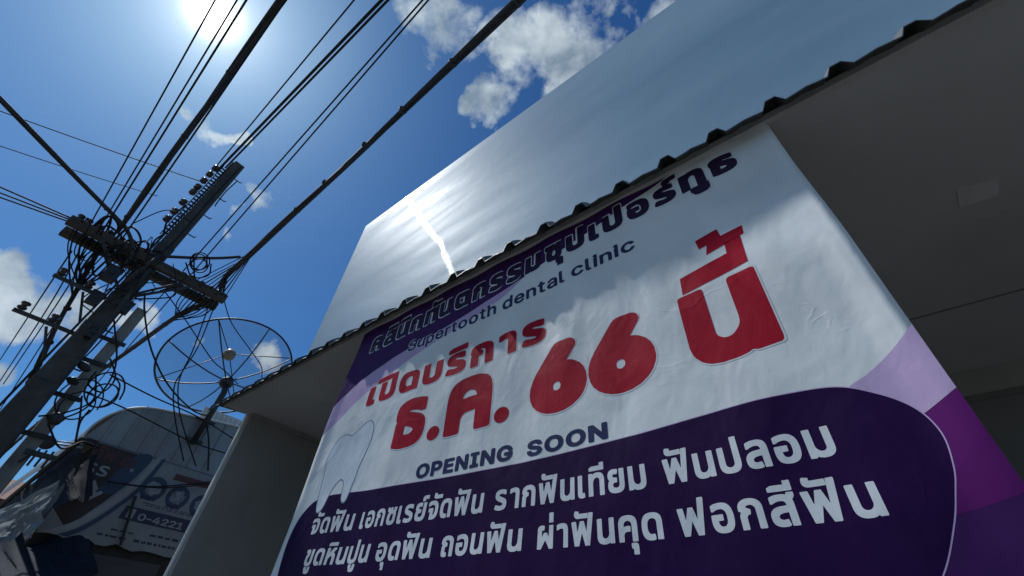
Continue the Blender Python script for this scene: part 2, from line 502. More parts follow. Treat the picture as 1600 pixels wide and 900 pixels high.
for i in range(nx + 1):
    for j in range(nz_ + 1):
        x = BX0 + (BX1 - BX0) * i / nx; z = BZ0 + (BZ1 - BZ0) * j / nz_
        e = 0 if j in (0, nz_) or i in (0, nx) else 1
        y = YB + e * .012 * (noise.noise(Vector((x * .5, 3.3, z * 1.1))))
        vs.append((x, y, z))
mb.add(vs, [(i*(nz_+1)+j, (i+1)*(nz_+1)+j, (i+1)*(nz_+1)+j+1, i*(nz_+1)+j+1) for i in range(nx) for j in range(nz_)])
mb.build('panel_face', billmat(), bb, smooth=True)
mb = MB()
mb.box((BX0 - .004, YB + .0185, BZ0), (BX1, YB + .022, BZ1 - .002))
mb.build('panel_backing', M['steel'], bb)
fr = MB()
for z in (BZ0 + .05, (BZ0 + BZ1) / 2, BZ1 - .05):
    fr.box((BX0 + .01, YB + .024, z - .03), (BX1 - .01, YB + .084, z + .03))
fr.build('frame_rail', M['steel'], bb)
for i in range(7):
    x = BX0 + .3 + i * 1.94
    MB().box((x - .035, YB + .086, 3.50 + .03), (x + .035, YB + .156, BZ1 - .05)).build('post', M['steel'], bb)
# ------------------------------------------------------------------ lettering
_gc = {}
# outlines of the Latin letters and figures, thousandths of the em, loops divided by |
LATIN = {'S': '224,-9 197,-8 172,-4 149,1 128,9 108,19 91,31 76,45 64,60 54,77 46,96 41,115 38,137 104,137 107,123 110,110 116,98 123,88 132,79 142,71 154,64 166,59 180,55 194,52 209,50 224,49 241,50 257,52 272,55 286,60 299,66 311,74 321,82 329,92 336,102 341,114 345,126 346,139 345,151 342,161 338,171 332,179 325,186 316,193 307,199 296,205 284,209 272,214 259,218 245,222 184,239 154,249 128,260 105,274 86,289 71,307 60,326 54,348 52,372 53,393 58,413 65,431 75,448 87,463 102,476 119,488 138,498 158,506 180,511 203,514 227,516 252,514 275,511 296,505 316,498 334,488 351,476 365,463 377,449 387,433 394,415 399,397 401,378 337,378 334,396 326,412 316,426 302,437 286,447 267,453 247,457 225,459 209,458 194,456 180,452 167,448 156,442 145,435 136,427 129,418 123,409 118,398 116,387 115,376 116,363 119,352 124,342 131,334 139,326 148,319 158,313 169,308 202,296 212,293 264,279 276,276 287,272 299,268 312,264 336,252 347,245 359,238 379,220 395,198 401,185 405,171 407,155 408,139 407,118 403,99 396,81 386,64 374,48 360,34 343,21 323,11 302,2 278,-4 252,-8', 'u': '182,-5 164,-4 146,-1 130,4 115,11 101,20 89,31 78,44 69,59 62,76 57,95 54,116 53,139 53,379 114,379 114,144 115,123 119,105 127,89 137,75 150,64 164,56 181,52 200,50 213,51 226,53 238,57 249,62 259,69 268,77 276,86 283,97 289,109 293,122 295,137 296,153 296,379 357,379 357,0 298,0 298,92 307,92 297,67 286,47 272,30 257,17 240,7 222,0 203,-4', 'p': '53,-143 53,379 112,379 112,319 118,319 137,346 144,353 152,360 161,367 171,373 183,378 197,381 212,384 229,384 252,383 274,378 294,371 313,361 330,347 345,332 359,313 370,293 379,270 385,245 389,218 390,189 389,160 385,133 379,108 370,84 359,64 346,45 330,29 313,16 294,5 274,-2 252,-7 229,-8 213,-7 198,-5 184,-1 173,4 162,10 153,17 145,24 138,31 118,59 114,59 114,-143|220,47 237,48 253,51 267,57 279,66 291,76 301,88 309,101 316,117 321,133 325,151 327,170 328,189 327,209 325,227 321,245 316,261 309,276 301,290 291,301 280,311 267,319 253,325 237,329 220,330 203,329 188,325 174,320 161,312 150,302 140,291 132,278 125,263 120,247 116,229 113,210 113,169 116,150 120,132 125,115 132,100 140,86 150,75 162,65 174,57 188,51 204,48', 'e': '212,-8 185,-7 161,-2 138,6 117,16 98,30 82,46 68,64 56,85 46,108 40,132 35,159 34,187 35,215 39,242 46,267 55,290 67,311 81,329 97,346 115,359 135,370 157,378 180,383 205,384 221,384 236,382 251,379 266,374 280,368 294,361 307,351 319,341 331,329 341,315 350,299 357,282 363,263 368,242 370,219 371,194 371,169 75,169 75,221 338,221 310,202 309,220 307,237 303,254 298,269 291,282 283,294 273,305 263,314 250,321 237,326 222,329 205,330 189,329 173,326 159,321 146,313 135,304 125,294 116,282 109,270 103,256 99,241 97,226 96,211 96,178 97,157 100,139 104,122 110,106 118,92 128,80 139,70 151,61 165,55 179,50 195,47 212,46 234,48 244,50 254,53 263,56 271,61 278,66 292,80 302,96 306,105 365,91 360,77 353,63 345,51 335,39 324,29 311,19 298,11 283,4 266,-1 249,-5 231,-7', 'r': '53,0 53,379 112,379 112,321 115,321 122,335 130,347 140,358 152,367 166,375 181,380 196,384 213,385 225,385 229,384 243,384 243,322 242,323 239,323 235,324 230,324 224,325 219,325 213,326 207,326 194,325 182,323 170,319 159,315 149,309 140,301 132,293 126,284 121,273 117,262 114,250 114,0', 't': '204,379 204,327 6,327 6,379|65,471 126,471 126,98 128,76 132,68 136,61 142,56 150,53 159,51 170,50 177,50 181,51 185,51 190,52 194,52 202,54 213,2 208,0 192,-3 186,-3 180,-4 168,-4 145,-3 125,2 107,10 92,21 80,35 72,52 67,71 65,93', 'o': '207,-8 182,-7 159,-2 137,6 117,16 98,30 82,46 68,64 56,85 46,108 40,133 36,159 34,187 36,216 40,243 46,268 56,291 68,312 82,330 98,346 117,360 137,371 159,378 182,383 207,384 233,383 256,378 278,371 299,360 317,346 333,330 347,312 359,291 369,268 376,243 380,216 381,187 380,159 376,133 369,108 359,85 347,64 333,46 317,30 299,16 278,6 256,-2 233,-7|207,46 226,48 242,51 257,57 270,66 282,76 292,89 300,102 307,117 312,134 316,151 318,169 319,187 318,206 316,224 312,242 307,258 300,274 292,287 282,300 270,310 257,319 242,325 226,329 207,330 189,329 173,325 158,319 145,310 134,300 124,287 115,274 108,258 103,242 99,224 97,206 96,187 97,169 99,151 103,134 108,117 115,102 124,89 134,76 145,66 158,57 173,51 189,48', 'h': '114,0 53,0 53,509 114,509 114,287 102,287 112,312 124,332 137,349 152,362 169,372 187,379 207,383 227,384 246,383 264,380 280,376 295,369 309,360 321,349 332,336 341,321 348,304 353,285 356,264 357,240 357,0 296,0 296,235 295,256 290,275 283,291 273,304 260,315 246,323 229,328 210,329 197,328 184,326 172,322 161,317 150,311 141,303 133,293 126,283 121,271 117,257 114,243', 'd': '195,-8 172,-7 151,-2 130,5 111,16 94,29 79,45 66,64 55,84 46,108 39,133 35,160 34,189 35,218 39,245 46,270 55,293 66,313 79,332 95,347 112,361 131,371 151,378 173,383 196,384 213,384 228,381 241,378 253,373 263,367 272,360 280,353 287,346 298,331 303,325 306,319 311,319 311,509 372,509 372,0 313,0 313,59 307,59 287,31 280,24 272,17 263,10 252,4 241,-1 227,-5 212,-7|205,47 221,48 236,51 250,57 263,65 274,75 284,86 293,100 299,115 305,132 309,150 311,169 312,189 311,210 309,229 305,247 300,263 293,278 284,291 275,302 263,312 251,320 237,325 221,329 205,330 187,329 172,325 157,319 145,311 133,301 124,290 115,276 108,261 103,245 99,227 97,209 96,189 97,170 99,151 103,133 115,101 124,88 134,76 145,66 158,57 172,51 188,48', 'n': '114,0 53,0 53,379 112,379 112,287 102,287 112,312 124,332 137,349 152,362 169,372 187,379 207,383 227,384 246,383 264,380 280,376 295,369 309,360 321,349 332,336 341,321 348,304 353,285 356,264 357,240 357,0 296,0 296,235 295,256 290,275 283,291 273,304 260,315 246,323 229,328 210,329 197,328 184,326 172,322 161,317 150,311 141,303 133,293 126,283 121,271 117,257 114,243', 'a': '160,-9 142,-8 126,-5 110,-1 94,5 80,12 68,22 57,32 48,45 40,58 35,73 31,90 30,108 31,123 34,138 38,150 43,161 50,171 58,179 67,187 89,199 100,203 112,207 125,211 138,213 152,216 178,220 209,224 222,225 234,227 244,228 259,232 265,235 270,238 273,243 275,248 275,268 273,279 271,288 267,297 262,304 256,311 248,317 240,322 230,326 220,329 196,331 171,329 159,326 149,322 140,318 132,313 124,307 118,301 107,288 103,281 100,274 41,291 48,308 57,322 67,335 79,346 91,355 104,364 118,370 133,375 148,379 163,382 179,384 204,384 227,382 251,376 263,372 275,367 286,360 296,353 306,343 315,333 322,320 329,306 333,290 336,272 337,251 337,0 277,0 277,52 272,52 269,45 264,38 258,32 252,25 244,18 236,12 226,6 215,1 203,-3 190,-6 176,-8|170,45 187,46 202,49 216,53 228,59 239,66 248,74 257,83 263,93 269,104 275,126 276,138 276,190 270,186 253,180 246,179 239,177 223,175 216,173 186,169 181,169 144,162 134,159 125,155 117,150 110,145 103,139 98,132 95,124 93,115 92,105 92,95 94,87 98,79 102,72 107,66 121,56 130,52 139,49 149,47', 'l': '139,-2 119,-1 101,3 86,10 74,20 65,33 58,47 54,65 53,84 53,509 114,509 114,87 115,77 117,68 120,62 124,58 130,54 146,52 158,52 160,53 167,54 170,54 181,3 156,-2', 'c': '207,-8 182,-7 159,-2 137,6 117,16 98,30 82,46 68,64 56,85 46,108 40,133 36,159 34,187 36,216 40,243 46,268 56,291 68,312 82,330 98,346 117,360 137,371 159,378 182,383 207,384 221,384 234,383 260,377 272,373 284,368 295,362 305,356 315,349 324,341 332,332 340,322 347,312 353,301 358,289 362,277 303,262 301,269 298,276 294,283 286,295 281,301 276,306 270,311 264,315 257,319 250,322 242,325 226,329 217,329 207,330 189,329 173,325 158,319 145,310 134,300 124,287 115,274 108,258 103,242 99,224 97,206 96,187 97,169 99,151 103,134 108,117 115,102 124,89 134,76 145,66 158,57 173,51 189,48 207,46 234,49 243,52 250,54 258,58 264,62 271,66 277,71 282,76 287,82 296,95 299,102 302,110 304,117 363,102 359,90 354,78 348,67 341,56 334,46 325,37 316,29 306,21 296,15 285,9 261,-1 248,-4 221,-8', 'i': '53,0 53,379 114,379 114,0|84,443 75,444 67,446 60,449 48,461 44,468 42,475 41,483 42,491 44,499 48,506 54,512 60,517 67,521 75,523 84,524 92,523 100,521 107,517 114,512 119,506 123,499 126,491 126,475 123,468 119,461 114,455 107,449 100,446 92,444', 'O': '267,-7 235,-5 205,1 177,11 150,25 126,42 105,63 86,88 70,115 57,146 48,179 42,215 40,254 42,293 48,329 57,362 70,393 86,421 105,445 126,466 150,484 177,498 205,508 235,514 267,516 299,514 329,508 357,498 384,484 408,466 429,445 448,421 464,393 477,362 486,329 491,293 493,254 491,215 486,179 477,146 464,115 448,88 429,63 408,42 384,25 357,11 329,1 299,-5|267,53 289,54 310,59 330,66 349,76 367,89 383,105 396,123 408,144 418,168 425,194 429,223 430,254 429,286 425,314 418,341 408,365 396,386 383,404 367,420 349,433 330,443 310,450 289,454 267,456 245,454 223,450 203,443 184,433 167,420 151,404 137,385 125,364 116,340 109,314 105,285 103,254 105,223 109,194 116,168 125,144 137,123 151,105 167,89 184,76 203,66 223,59 245,54', 'E': '60,0 60,509 372,509 372,452 125,452 125,286 355,286 355,229 125,229 125,57 375,57 375,0', 'N': '60,0 60,509 136,509 343,183 347,176 352,169 357,160 363,151 369,141 381,119 388,107 394,94 401,82 407,68 414,55 405,54 403,68 401,95 401,108 400,121 400,134 399,146 399,509 463,509 463,0 387,0 202,290 184,320 177,331 171,342 164,354 156,367 148,381 139,396 130,413 119,432 108,452 119,454 122,400 122,384 123,368 123,354 124,340 124,328 125,317 125,0', 'I': '31,0 31,57 118,57 118,452 31,452 31,509 269,509 269,452 183,452 183,57 269,57 269,0', 'G': '269,-7 236,-5 205,1 176,11 149,25 125,43 104,64 85,88 69,116 57,146 47,179 42,215 40,254 42,293 47,329 57,362 69,393 85,421 103,445 125,466 149,484 175,498 203,508 233,514 265,516 285,515 304,513 322,509 340,504 358,497 374,489 389,480 403,469 416,458 429,445 439,431 449,416 458,401 465,384 470,367 474,349 408,349 404,361 399,372 393,383 387,393 380,403 365,420 347,434 337,439 326,444 304,452 291,454 265,456 243,454 222,450 202,443 183,432 166,419 150,404 137,385 125,364 116,340 109,314 105,285 103,254 105,223 109,194 116,168 125,145 137,124 151,105 166,90 184,76 203,66 224,59 246,54 269,53 290,54 309,57 328,63 345,71 360,81 374,93 386,107 396,123 404,141 410,160 414,180 415,202 434,199 283,199 283,256 478,256 478,200 476,170 471,141 463,115 451,91 436,69 419,50 399,33 377,19 352,8 326,0 298,-5', 'P': '60,0 60,509 235,509 263,507 289,503 312,497 332,487 350,476 366,462 379,447 390,430 398,411 404,391 407,370 409,348 407,325 404,304 398,284 390,265 379,248 366,233 350,219 332,207 312,198 289,191 263,187 235,186 109,186 109,242 233,242 252,243 269,246 284,250 297,256 308,264 318,272 327,282 333,294 338,306 342,319 344,333 344,362 342,376 338,389 333,402 326,413 318,423 308,431 297,439 284,444 268,449 251,451 232,452 125,452 125,0', '6': '226,-7 203,-5 182,-1 161,5 142,15 125,26 109,40 96,56 84,74 75,94 69,115 65,138 64,162 65,180 68,199 73,219 80,239 89,261 102,285 118,311 137,340 252,509 322,509 151,261 145,261 149,268 154,275 165,288 172,293 179,299 187,303 196,307 205,310 224,314 235,314 257,313 278,309 298,303 316,295 332,284 346,271 359,257 370,240 378,221 384,201 388,180 389,157 388,134 384,112 377,92 368,73 356,55 343,39 327,26 310,14 291,5 271,-2 249,-6|226,48 241,49 254,52 267,56 279,63 289,70 299,79 307,90 314,101 320,114 324,128 327,142 327,173 324,187 320,201 314,213 307,225 299,235 289,244 279,251 267,258 254,262 241,264 226,265 212,264 198,262 186,258 174,252 163,244 153,235 145,225 138,214 132,201 128,188 126,174 125,158 126,143 128,128 132,114 138,102 145,90 153,79 163,70 174,63 186,56 198,52 212,49', '0': '227,-7 199,-5 174,1 151,11 130,24 111,41 95,62 80,86 69,113 60,144 53,178 49,214 48,254 49,294 53,330 60,364 69,395 81,422 95,447 112,467 130,484 151,498 174,508 200,514 227,516 254,514 279,508 302,498 323,484 342,467 358,447 372,422 384,395 393,364 400,330 404,294 405,254 404,214 400,178 393,144 384,113 373,86 359,62 342,41 323,24 302,11 279,1 254,-5|227,50 245,51 261,56 276,63 290,74 303,87 313,103 323,122 330,144 336,168 340,194 343,223 344,254 343,285 340,314 336,341 330,365 323,387 313,405 303,422 290,435 276,446 261,453 245,458 227,460 209,458 192,453 177,446 163,435 151,422 140,405 131,387 123,365 117,341 113,314 110,285 109,254 110,223 113,194 117,168 123,144 131,122 140,103 151,87 163,74 177,63 192,56 209,51', '4': '40,105 40,158 247,509 311,509 109,166 109,163 413,163 413,105|282,0 282,318 343,318 343,0', '2': '64,0 64,47 234,229 248,243 261,257 282,282 291,294 299,305 311,327 315,337 318,348 320,360 320,371 319,385 317,397 313,408 308,419 301,428 293,436 283,443 273,449 262,454 250,457 237,459 224,460 209,459 196,457 184,453 172,447 162,441 153,433 145,424 139,413 134,402 130,390 128,376 127,362 66,362 67,384 71,405 77,424 86,442 98,459 111,473 126,486 143,496 162,505 182,511 203,514 225,516 247,514 268,511 288,505 306,497 323,486 337,474 350,461 361,445 370,428 376,411 380,392 381,372 380,358 378,345 375,331 371,318 365,304 357,290 347,275 336,259 322,241 306,223 288,202 267,180 153,60 153,57 389,57 389,0', '1': '76,0 76,55 391,55 391,0|276,509 276,0 212,0 212,448 209,448 86,358 86,427 198,509', '-': '337,244 337,188 114,188 114,244', '.': '86,-4 78,-1 70,3 63,9 57,16 53,24 50,32 50,50 53,59 57,66 63,73 70,79 78,83 86,86 95,87 104,86 113,83 121,79 128,73 134,66 138,59 140,50 141,41 140,32 138,24 134,16 128,9 121,3 113,-1 104,-4'}
def loops_of(ch):
    if ch in LATIN:
        return [[tuple(float(q) / 1000 for q in p.split(',')) for p in lp.split()] for lp in LATIN[ch].split('|')]
    c = bpy.data.curves.new('glyph', 'FONT'); c.body = ch; c.size = 1.0; c.resolution_u = 4; c.fill_mode = 'NONE'
    o = bpy.data.objects.new('glyph', c); COL.objects.link(o)
    bpy.context.view_layer.update()
    m = bpy.data.meshes.new_from_object(o)
    nx = {e.vertices[0]: e.vertices[1] for e in m.edges}
    co = [(v.co.x, v.co.y) for v in m.vertices]
    bpy.data.objects.remove(o); bpy.data.curves.remove(c); bpy.data.meshes.remove(m)
    out = []; seen = set()
    for v in range(len(co)):
        if v in seen: continue
        lp = []
        while v is not None and v not in seen:
            seen.add(v); lp.append(co[v]); v = nx.get(v)
        if len(lp) > 2: out.append(lp)
    return out
import numpy as np
from mathutils.geometry import tessellate_polygon
def thicken(loops, d, h=.0115, sq=True):
    """outline at distance d outside the given loops (a bolder letter), from a sampled distance field"""
    A = np.array([p for lp in loops for p in lp]); B = np.array([p for lp in loops for p in lp[1:] + lp[:1]])
    lo = A.min(0) - d - 3 * h; hi = A.max(0) + d + 3 * h
    gx = np.arange(lo[0], hi[0], h); gy = np.arange(lo[1], hi[1], h)
    P = np.stack(np.meshgrid(gx, gy, indexing='ij'), -1).reshape(-1, 2)
    D = np.full(len(P), 9.0); Wn = np.zeros(len(P), int)
    for a, b in zip(A, B):
        e = b - a; l2 = e @ e
        if l2 < 1e-12: continue
        t = np.clip(((P - a) @ e) / l2, 0, 1)
        q = P - a - t[:, None] * e
        D = np.minimum(D, (q ** 4).sum(1) ** .5 if sq else (q * q).sum(1))
        cr = e[0] * (P[:, 1] - a[1]) - e[1] * (P[:, 0] - a[0])
        Wn += ((a[1] <= P[:, 1]) & (b[1] > P[:, 1]) & (cr > 0)).astype(int)
        Wn -= ((a[1] > P[:, 1]) & (b[1] <= P[:, 1]) & (cr < 0)).astype(int)
    G = (np.where(Wn != 0, -1, 1) * np.sqrt(D) - d).reshape(len(gx), len(gy))
    ins = G < 0
    nxt = {}
    def cut(i, j, k, l):
        a = G[i, j]; b = G[k, l]; t = a / (a - b)
        return (gx[i] + (gx[k] - gx[i]) * t, gy[j] + (gy[l] - gy[j]) * t)
    cells = np.argwhere((ins[:-1, :-1].astype(int) + ins[1:, :-1] + ins[:-1, 1:] + ins[1:, 1:]) % 4 != 0)
    segs = {}
    for i, j in cells:
        c = [(i, j), (i+1, j), (i+1, j+1), (i, j+1)]
        cr = []
        for k in range(4):
            p, q = c[k], c[(k+1) % 4]
            if ins[p] != ins[q]: cr.append(((min(p, q), max(p, q)), bool(ins[p])))
        # walk so that the inside stays on one side: leave through an in->out edge, enter through out->in
        outs = [k for k, f in cr if f]; inn = [k for k, f in cr if not f]
        if len(outs) == 2 and cr[0][1]: inn = inn[::-1] if False else inn
        for a, b in zip(outs, inn): segs[tuple(map(tuple, a))] = tuple(map(tuple, b))
    res = []
    while segs:
        st, cur = segs.popitem(); keys = [st]
        while cur != st and cur in segs:
            keys.append(cur); cur = segs.pop(cur)
        pts = [cut(*k[0], *k[1]) for k in keys]
        # drop nearly straight points
        tol = .0022; keep = []
        n = len(pts)
        if n < 6: continue
        def dp(a, b):
            if b - a < 2: return []
            p = np.array(pts[a]); q = np.array(pts[b % n]); e = q - p; l = np.hypot(*e) or 1e-9
            r = np.array(pts[a+1:b]) - p
            dd = np.abs(e[0] * r[:, 1] - e[1] * r[:, 0]) / l if l > 1e-6 else np.hypot(r[:, 0], r[:, 1])
            k = int(dd.argmax())
            return [] if dd[k] < tol else dp(a, a + 1 + k) + [a + 1 + k] + dp(a + 1 + k, b)
        half = n // 2
        idx = [0] + dp(0, half) + [half] + dp(half, n)
        res.append([pts[k] for k in idx])
    return res
_lp = {}; _gc = {}
def glyph(ch, off):
    key = (ch, off)
    if key not in _gc:
        if ch not in _lp: _lp[ch] = loops_of(ch)
        ol = thicken(_lp[ch], max(off, .004), sq=ch not in LATIN)
        V = [p for lp in ol for p in lp]
        F = [tuple(t) for t in tessellate_polygon([[Vector((x, y, 0)) for x, y in lp] for lp in ol])]
        _gc[key] = (V, F)
    return _gc[key]
UP = "\u0e31\u0e34\u0e35\u0e36\u0e37\u0e4c\u0e47"
TONE = "\u0e48\u0e49\u0e4a"
LOW = "\u0e38\u0e39"
def layout(text, off, gap=.058):
    """list of 2-D polygons of one word, em units, baseline 0"""
    V = []; F = []
    pen = 0.0; tall = False; hasup = False; edge = 0.0
    def put(ch, dx, dy):
        vs, fs = glyph(ch, off)
        o = len(V)
        V.extend((x + dx, y + dy) for x, y in vs); F.extend(tuple(i + o for i in q) for q in fs)
    for ch in text:
        if ch == ' ':
            pen += .3; continue
        if ch in UP + TONE + LOW:
            dx = 0; dy = 0
            if ch in LOW: dy = -.02
            else:
                dx = 0
                if tall:
                    mx = max(v[0] for v in glyph(ch, off)[0])
                    dx = edge - (.115 + 1.5 * off) - mx - pen
                dy = .02 + off * .6
                if ch in TONE and hasup: dy += .19
                if ch in UP: hasup = True
            put(ch, pen + dx, dy)
            continue
        vs, fs = glyph(ch, off)
        x0 = min(v[0] for v in vs); x1 = max(v[0] for v in vs)
        g = gap if ord(ch) > 0xe00 else .030
        put(ch, pen - x0 + g, 0)
        pen += (x1 - x0) + g * 2
        edge = pen - g
        tall = ch in "\u0e1f\u0e1b\u0e1d"; hasup = False
    return V, F
def cut_grid(V, F, step, ox=0.0, oz=0.0, diag=False):
    """cut 2-D faces along a fixed lattice so that they can follow a wrinkled sheet"""
    bm = bmesh.new()
    bv = [bm.verts.new((x, 0, z)) for x, z in V]
    for q in F:
        try: bm.faces.new([bv[i] for i in q])
        except ValueError: pass
    xs = [v[0] for v in V]; zs = [v[1] for v in V]
    for ax, lo, hi in ((0, min(xs), max(xs)), (2, min(zs), max(zs))):
        off = oz if ax else ox
        k = math.ceil((lo - off) / step)
        while off + k * step < hi:
            co = [0, 0, 0]; no = [0, 0, 0]; co[ax] = off + k * step; no[ax] = 1
            bmesh.ops.bisect_plane(bm, geom=bm.verts[:] + bm.edges[:] + bm.faces[:], plane_co=co, plane_no=no, dist=1e-6)
            k += 1
    if diag:
        dg = [v[0] - ox + v[1] - oz for v in V]
        k = math.ceil(min(dg) / step)
        while k * step < max(dg):
            bmesh.ops.bisect_plane(bm, geom=bm.verts[:] + bm.edges[:] + bm.faces[:], plane_co=(ox + k * step, 0, oz), plane_no=(1, 0, 1), dist=1e-6)
            k += 1
    bm.verts.index_update()
    out = [(v.co.x, v.co.z) for v in bm.verts], [tuple(v.index for v in f.verts) for f in bm.faces]
    bm.free()
    return out

# ------------------------------------------------------------------ the banner
BY = 1.390
WX0, WX1, WZ0, WZ1 = -2.772, 0.232, 1.42, 3.482
def smooth01(t):
    t = max(0, min(1, t)); return t * t * (3 - 2 * t)
def wave(x, z):
    """how far the cloth stands off the plane of the canopy edge"""
    t = (WZ1 - z) / (WZ1 - WZ0)
    u = (x - WX0) / (WX1 - WX0)
    y = 0.0
    y += .011 * noise.noise(Vector((x * 2.3 + z * .5, 1.7, z * .55))) * smooth01(t * 3)
    y += .0055 * noise.noise(Vector((x * 5.2 - z * 1.1, 5.1, z * 1.5))) * smooth01(t * 3)
    y += .0025 * noise.noise(Vector((x * 9 + z * 5, 9.1, z * 5.5))) * smooth01(t * 4)
    # gathers running down from the ties along the top
    y += .006 * math.sin(x * 15) * math.exp(-t * 9)
    # free edges curl towards the street
    y -= .085 * smooth01((u - .70) / .42) * smooth01((t - .12) * 3)
    y -= .014 * smooth01((u - .965) / .035) * smooth01((t - .22) * 3)
    y -= .030 * max(0, 1 - u / .4) ** 2 * smooth01((t - .1) * 3) 
    y -= .012 * smooth01((.03 - u) / .03) * smooth01(t * 4)
    y += .040 * math.sin(math.pi * min(1, t * .85)) ** 2 * (0.25 + .75 * math.sin(math.pi * u))
    return y
STEP = .0255
_wc = {}
def wlat(i, j):
    if (i, j) not in _wc: _wc[(i, j)] = wave(WX0 + i * STEP, WZ0 + j * STEP)
    return _wc[(i, j)]
def wlin(x, z):
    """the cloth surface exactly as its triangulated lattice has it, so prints lie on it without a gap"""
    u = (x - WX0) / STEP; v = (z - WZ0) / STEP
    i = math.floor(u + 1e-7); j = math.floor(v + 1e-7); a = u - i; b = v - j
    if a + b <= 1:
        return wlat(i, j) * (1 - a - b) + wlat(i + 1, j) * a + wlat(i, j + 1) * b
    return wlat(i + 1, j + 1) * (a + b - 1) + wlat(i, j + 1) * (1 - a) + wlat(i + 1, j) * (1 - b)
def bpt(x, z, layer=0):
    return (x, BY + wlin(x, z) - layer * .00014, z)
def cloth_normals(o):
    me = o.data; org = ban.location; e = .012; ns = []
    for v in me.vertices:
        x = v.co.x + org.x; z = v.co.z + org.z
        nx = (wave(x + e, z) - wave(x - e, z)) / (2 * e); nz = (wave(x, z + e) - wave(x, z - e)) / (2 * e)
        ns.append(Vector((nx, -1, nz)).normalized())
    me.normals_split_custom_set_from_vertices(ns)
    return o
ban = thing('banner', (-1.27, BY, WZ1), 'wide white and purple vinyl banner with red lettering hung from the canopy edge', 'banner')
V_white = vinyl('vinyl_white', (.66, .70, .72))
V_dark = vinyl('vinyl_indigo', (.017, .004, .045), .5, .05)
V_purple = vinyl('vinyl_purple', (.050, .014, .095), .45, .06)
V_mag = vinyl('vinyl_magenta', (.105, .012, .130), .45, .06)
V_lil = vinyl('vinyl_lilac', (.47, .36, .58))
V_red = vinyl('vinyl_red', (.36, .008, .026), .45, .06)
V_navy = vinyl('vinyl_navy', (.022, .028, .095), .42)
V_ink = vinyl('vinyl_ink', (.024, .012, .042), .42)
V_pale = vinyl('vinyl_pale', (.60, .64, .68))
V_tooth = vinyl('vinyl_tooth', (.62, .69, .77))
V_line = vinyl('vinyl_outline', (.14, .19, .30))
nxb = round((WX1 - WX0) / STEP); nzb = round((WZ1 - WZ0) / STEP)
WX1 = WX0 + nxb * STEP; WZ1 = WZ0 + nzb * STEP
mb = MB()
vs = [bpt(WX0 + i * STEP, WZ0 + j * STEP) for i in range(nxb + 1) for j in range(nzb + 1)]
for i in range(nxb):
    for j in range(nzb):
        q = i*(nzb+1)+j; mb.f += [(q, q+nzb+1, q+1), (q+nzb+1, q+nzb+2, q+1)]
mb.v = vs
cloth = mb.build('cloth', V_white, ban, smooth=True, fix=False)
sol = cloth.modifiers.new('thickness', 'SOLIDIFY'); sol.thickness = .0010; sol.offset = -1
def face_front(o):
    me = o.data
    bm = bmesh.new(); bm.from_mesh(me)
    for f in bm.faces:
        if f.normal.y > 0: f.normal_flip()
    bm.to_mesh(me); bm.free()
    return o
cloth_normals(face_front(cloth))
def print_on(name, V, F, m, layer, parent=None):
    V, F = cut_grid(V, F, STEP, WX0, WZ0, True)
    mb = MB().add([bpt(x, z, layer) for x, z in V], F)
    return cloth_normals(face_front(mb.build(name, m, parent or ban, smooth=True, fix=False)))
def shape(name, outline, m, layer, parent=None):
    """outline = closed list of (x, z)"""
    pts = [Vector((x, 0, z)) for x, z in outline]
    from mathutils.geometry import tessellate_polygon
    F = [tuple(t) for t in tessellate_polygon([pts])]
    return print_on(name, [(p.x, p.z) for p in pts], F, m, layer, parent)
def sm2(pts, k=8):
    return [(v.x, v.z) for v in bez([(x, 0, z) for x, z in pts], k)]
# lilac and purple swooshes
purple = sm2([(WX0, 2.79), (-2.66, 2.905), (-2.5, 2.985), (-2.361, 3.02), (-2.107, 3.059), (-1.753, 3.107), (-1.438, 3.16), (-1.146, 3.215), (-.794, 3.30), (-.399, 3.392), (-.179, 3.45), (-.02, WZ1)])
lil = sm2([(WX0, 2.575), (-2.72, 2.63), (-2.614, 2.724), (-2.462, 2.83), (-2.183, 2.925), (-1.991, 2.985), (-1.753, 3.04), (-1.35, 3.12), (-1.146, 3.214)])
shape('lilac_swoosh', lil + list(reversed([p for p in purple if p[0] < -1.146])), V_lil, 1)
shape('purple_swoosh', purple + [(WX0, WZ1)], V_purple, 2)
shape('lilac_corner', sm2([(.02, 2.115), (.056, 2.137), (.1, 2.154), (.177, 2.199), (WX1, 2.243)]) + [(WX1, 2.06)] + sm2([(WX1, 2.058), (.159, 2.022), (.10, 1.99)]) + [(0, 2.0)], V_lil, 1)
shape('magenta_corner', sm2([(WX1, 2.057), (.159, 2.021), (.02, 1.96)]) + [(-.05, 1.80), (.107, 1.804)] + sm2([(.107, 1.804), (.17, 1.815), (WX1, 1.829)]), V_mag, 2)
shape('purple_corner', [(-.3, 1.80), (.107, 1.86), (WX1, 1.88)] + [(WX1, WZ0 + .02), (-.3, WZ0 + .02)], V_purple, 1)
pan = sm2([(-2.62, 1.52), (-2.70, 1.72), (-2.735, 1.921), (-2.723, 2.051), (-2.66, 2.14), (-2.56, 2.176), (-2.40, 2.180), (-2.005, 2.166), (-1.534, 2.156), (-1.154, 2.152), (-.841, 2.153), (-.578, 2.156), (-.351, 2.163), (-.156, 2.163), (.006, 2.145), (.092, 2.098), (.147, 2.04), (.166, 1.971), (.153, 1.899), (.131, 1.847), (.099, 1.786), (.04, 1.70), (-.06, 1.60), (-.2, 1.53)])
cx = sum(p[0] for p in pan) / len(pan); cz = sum(p[1] for p in pan) / len(pan)
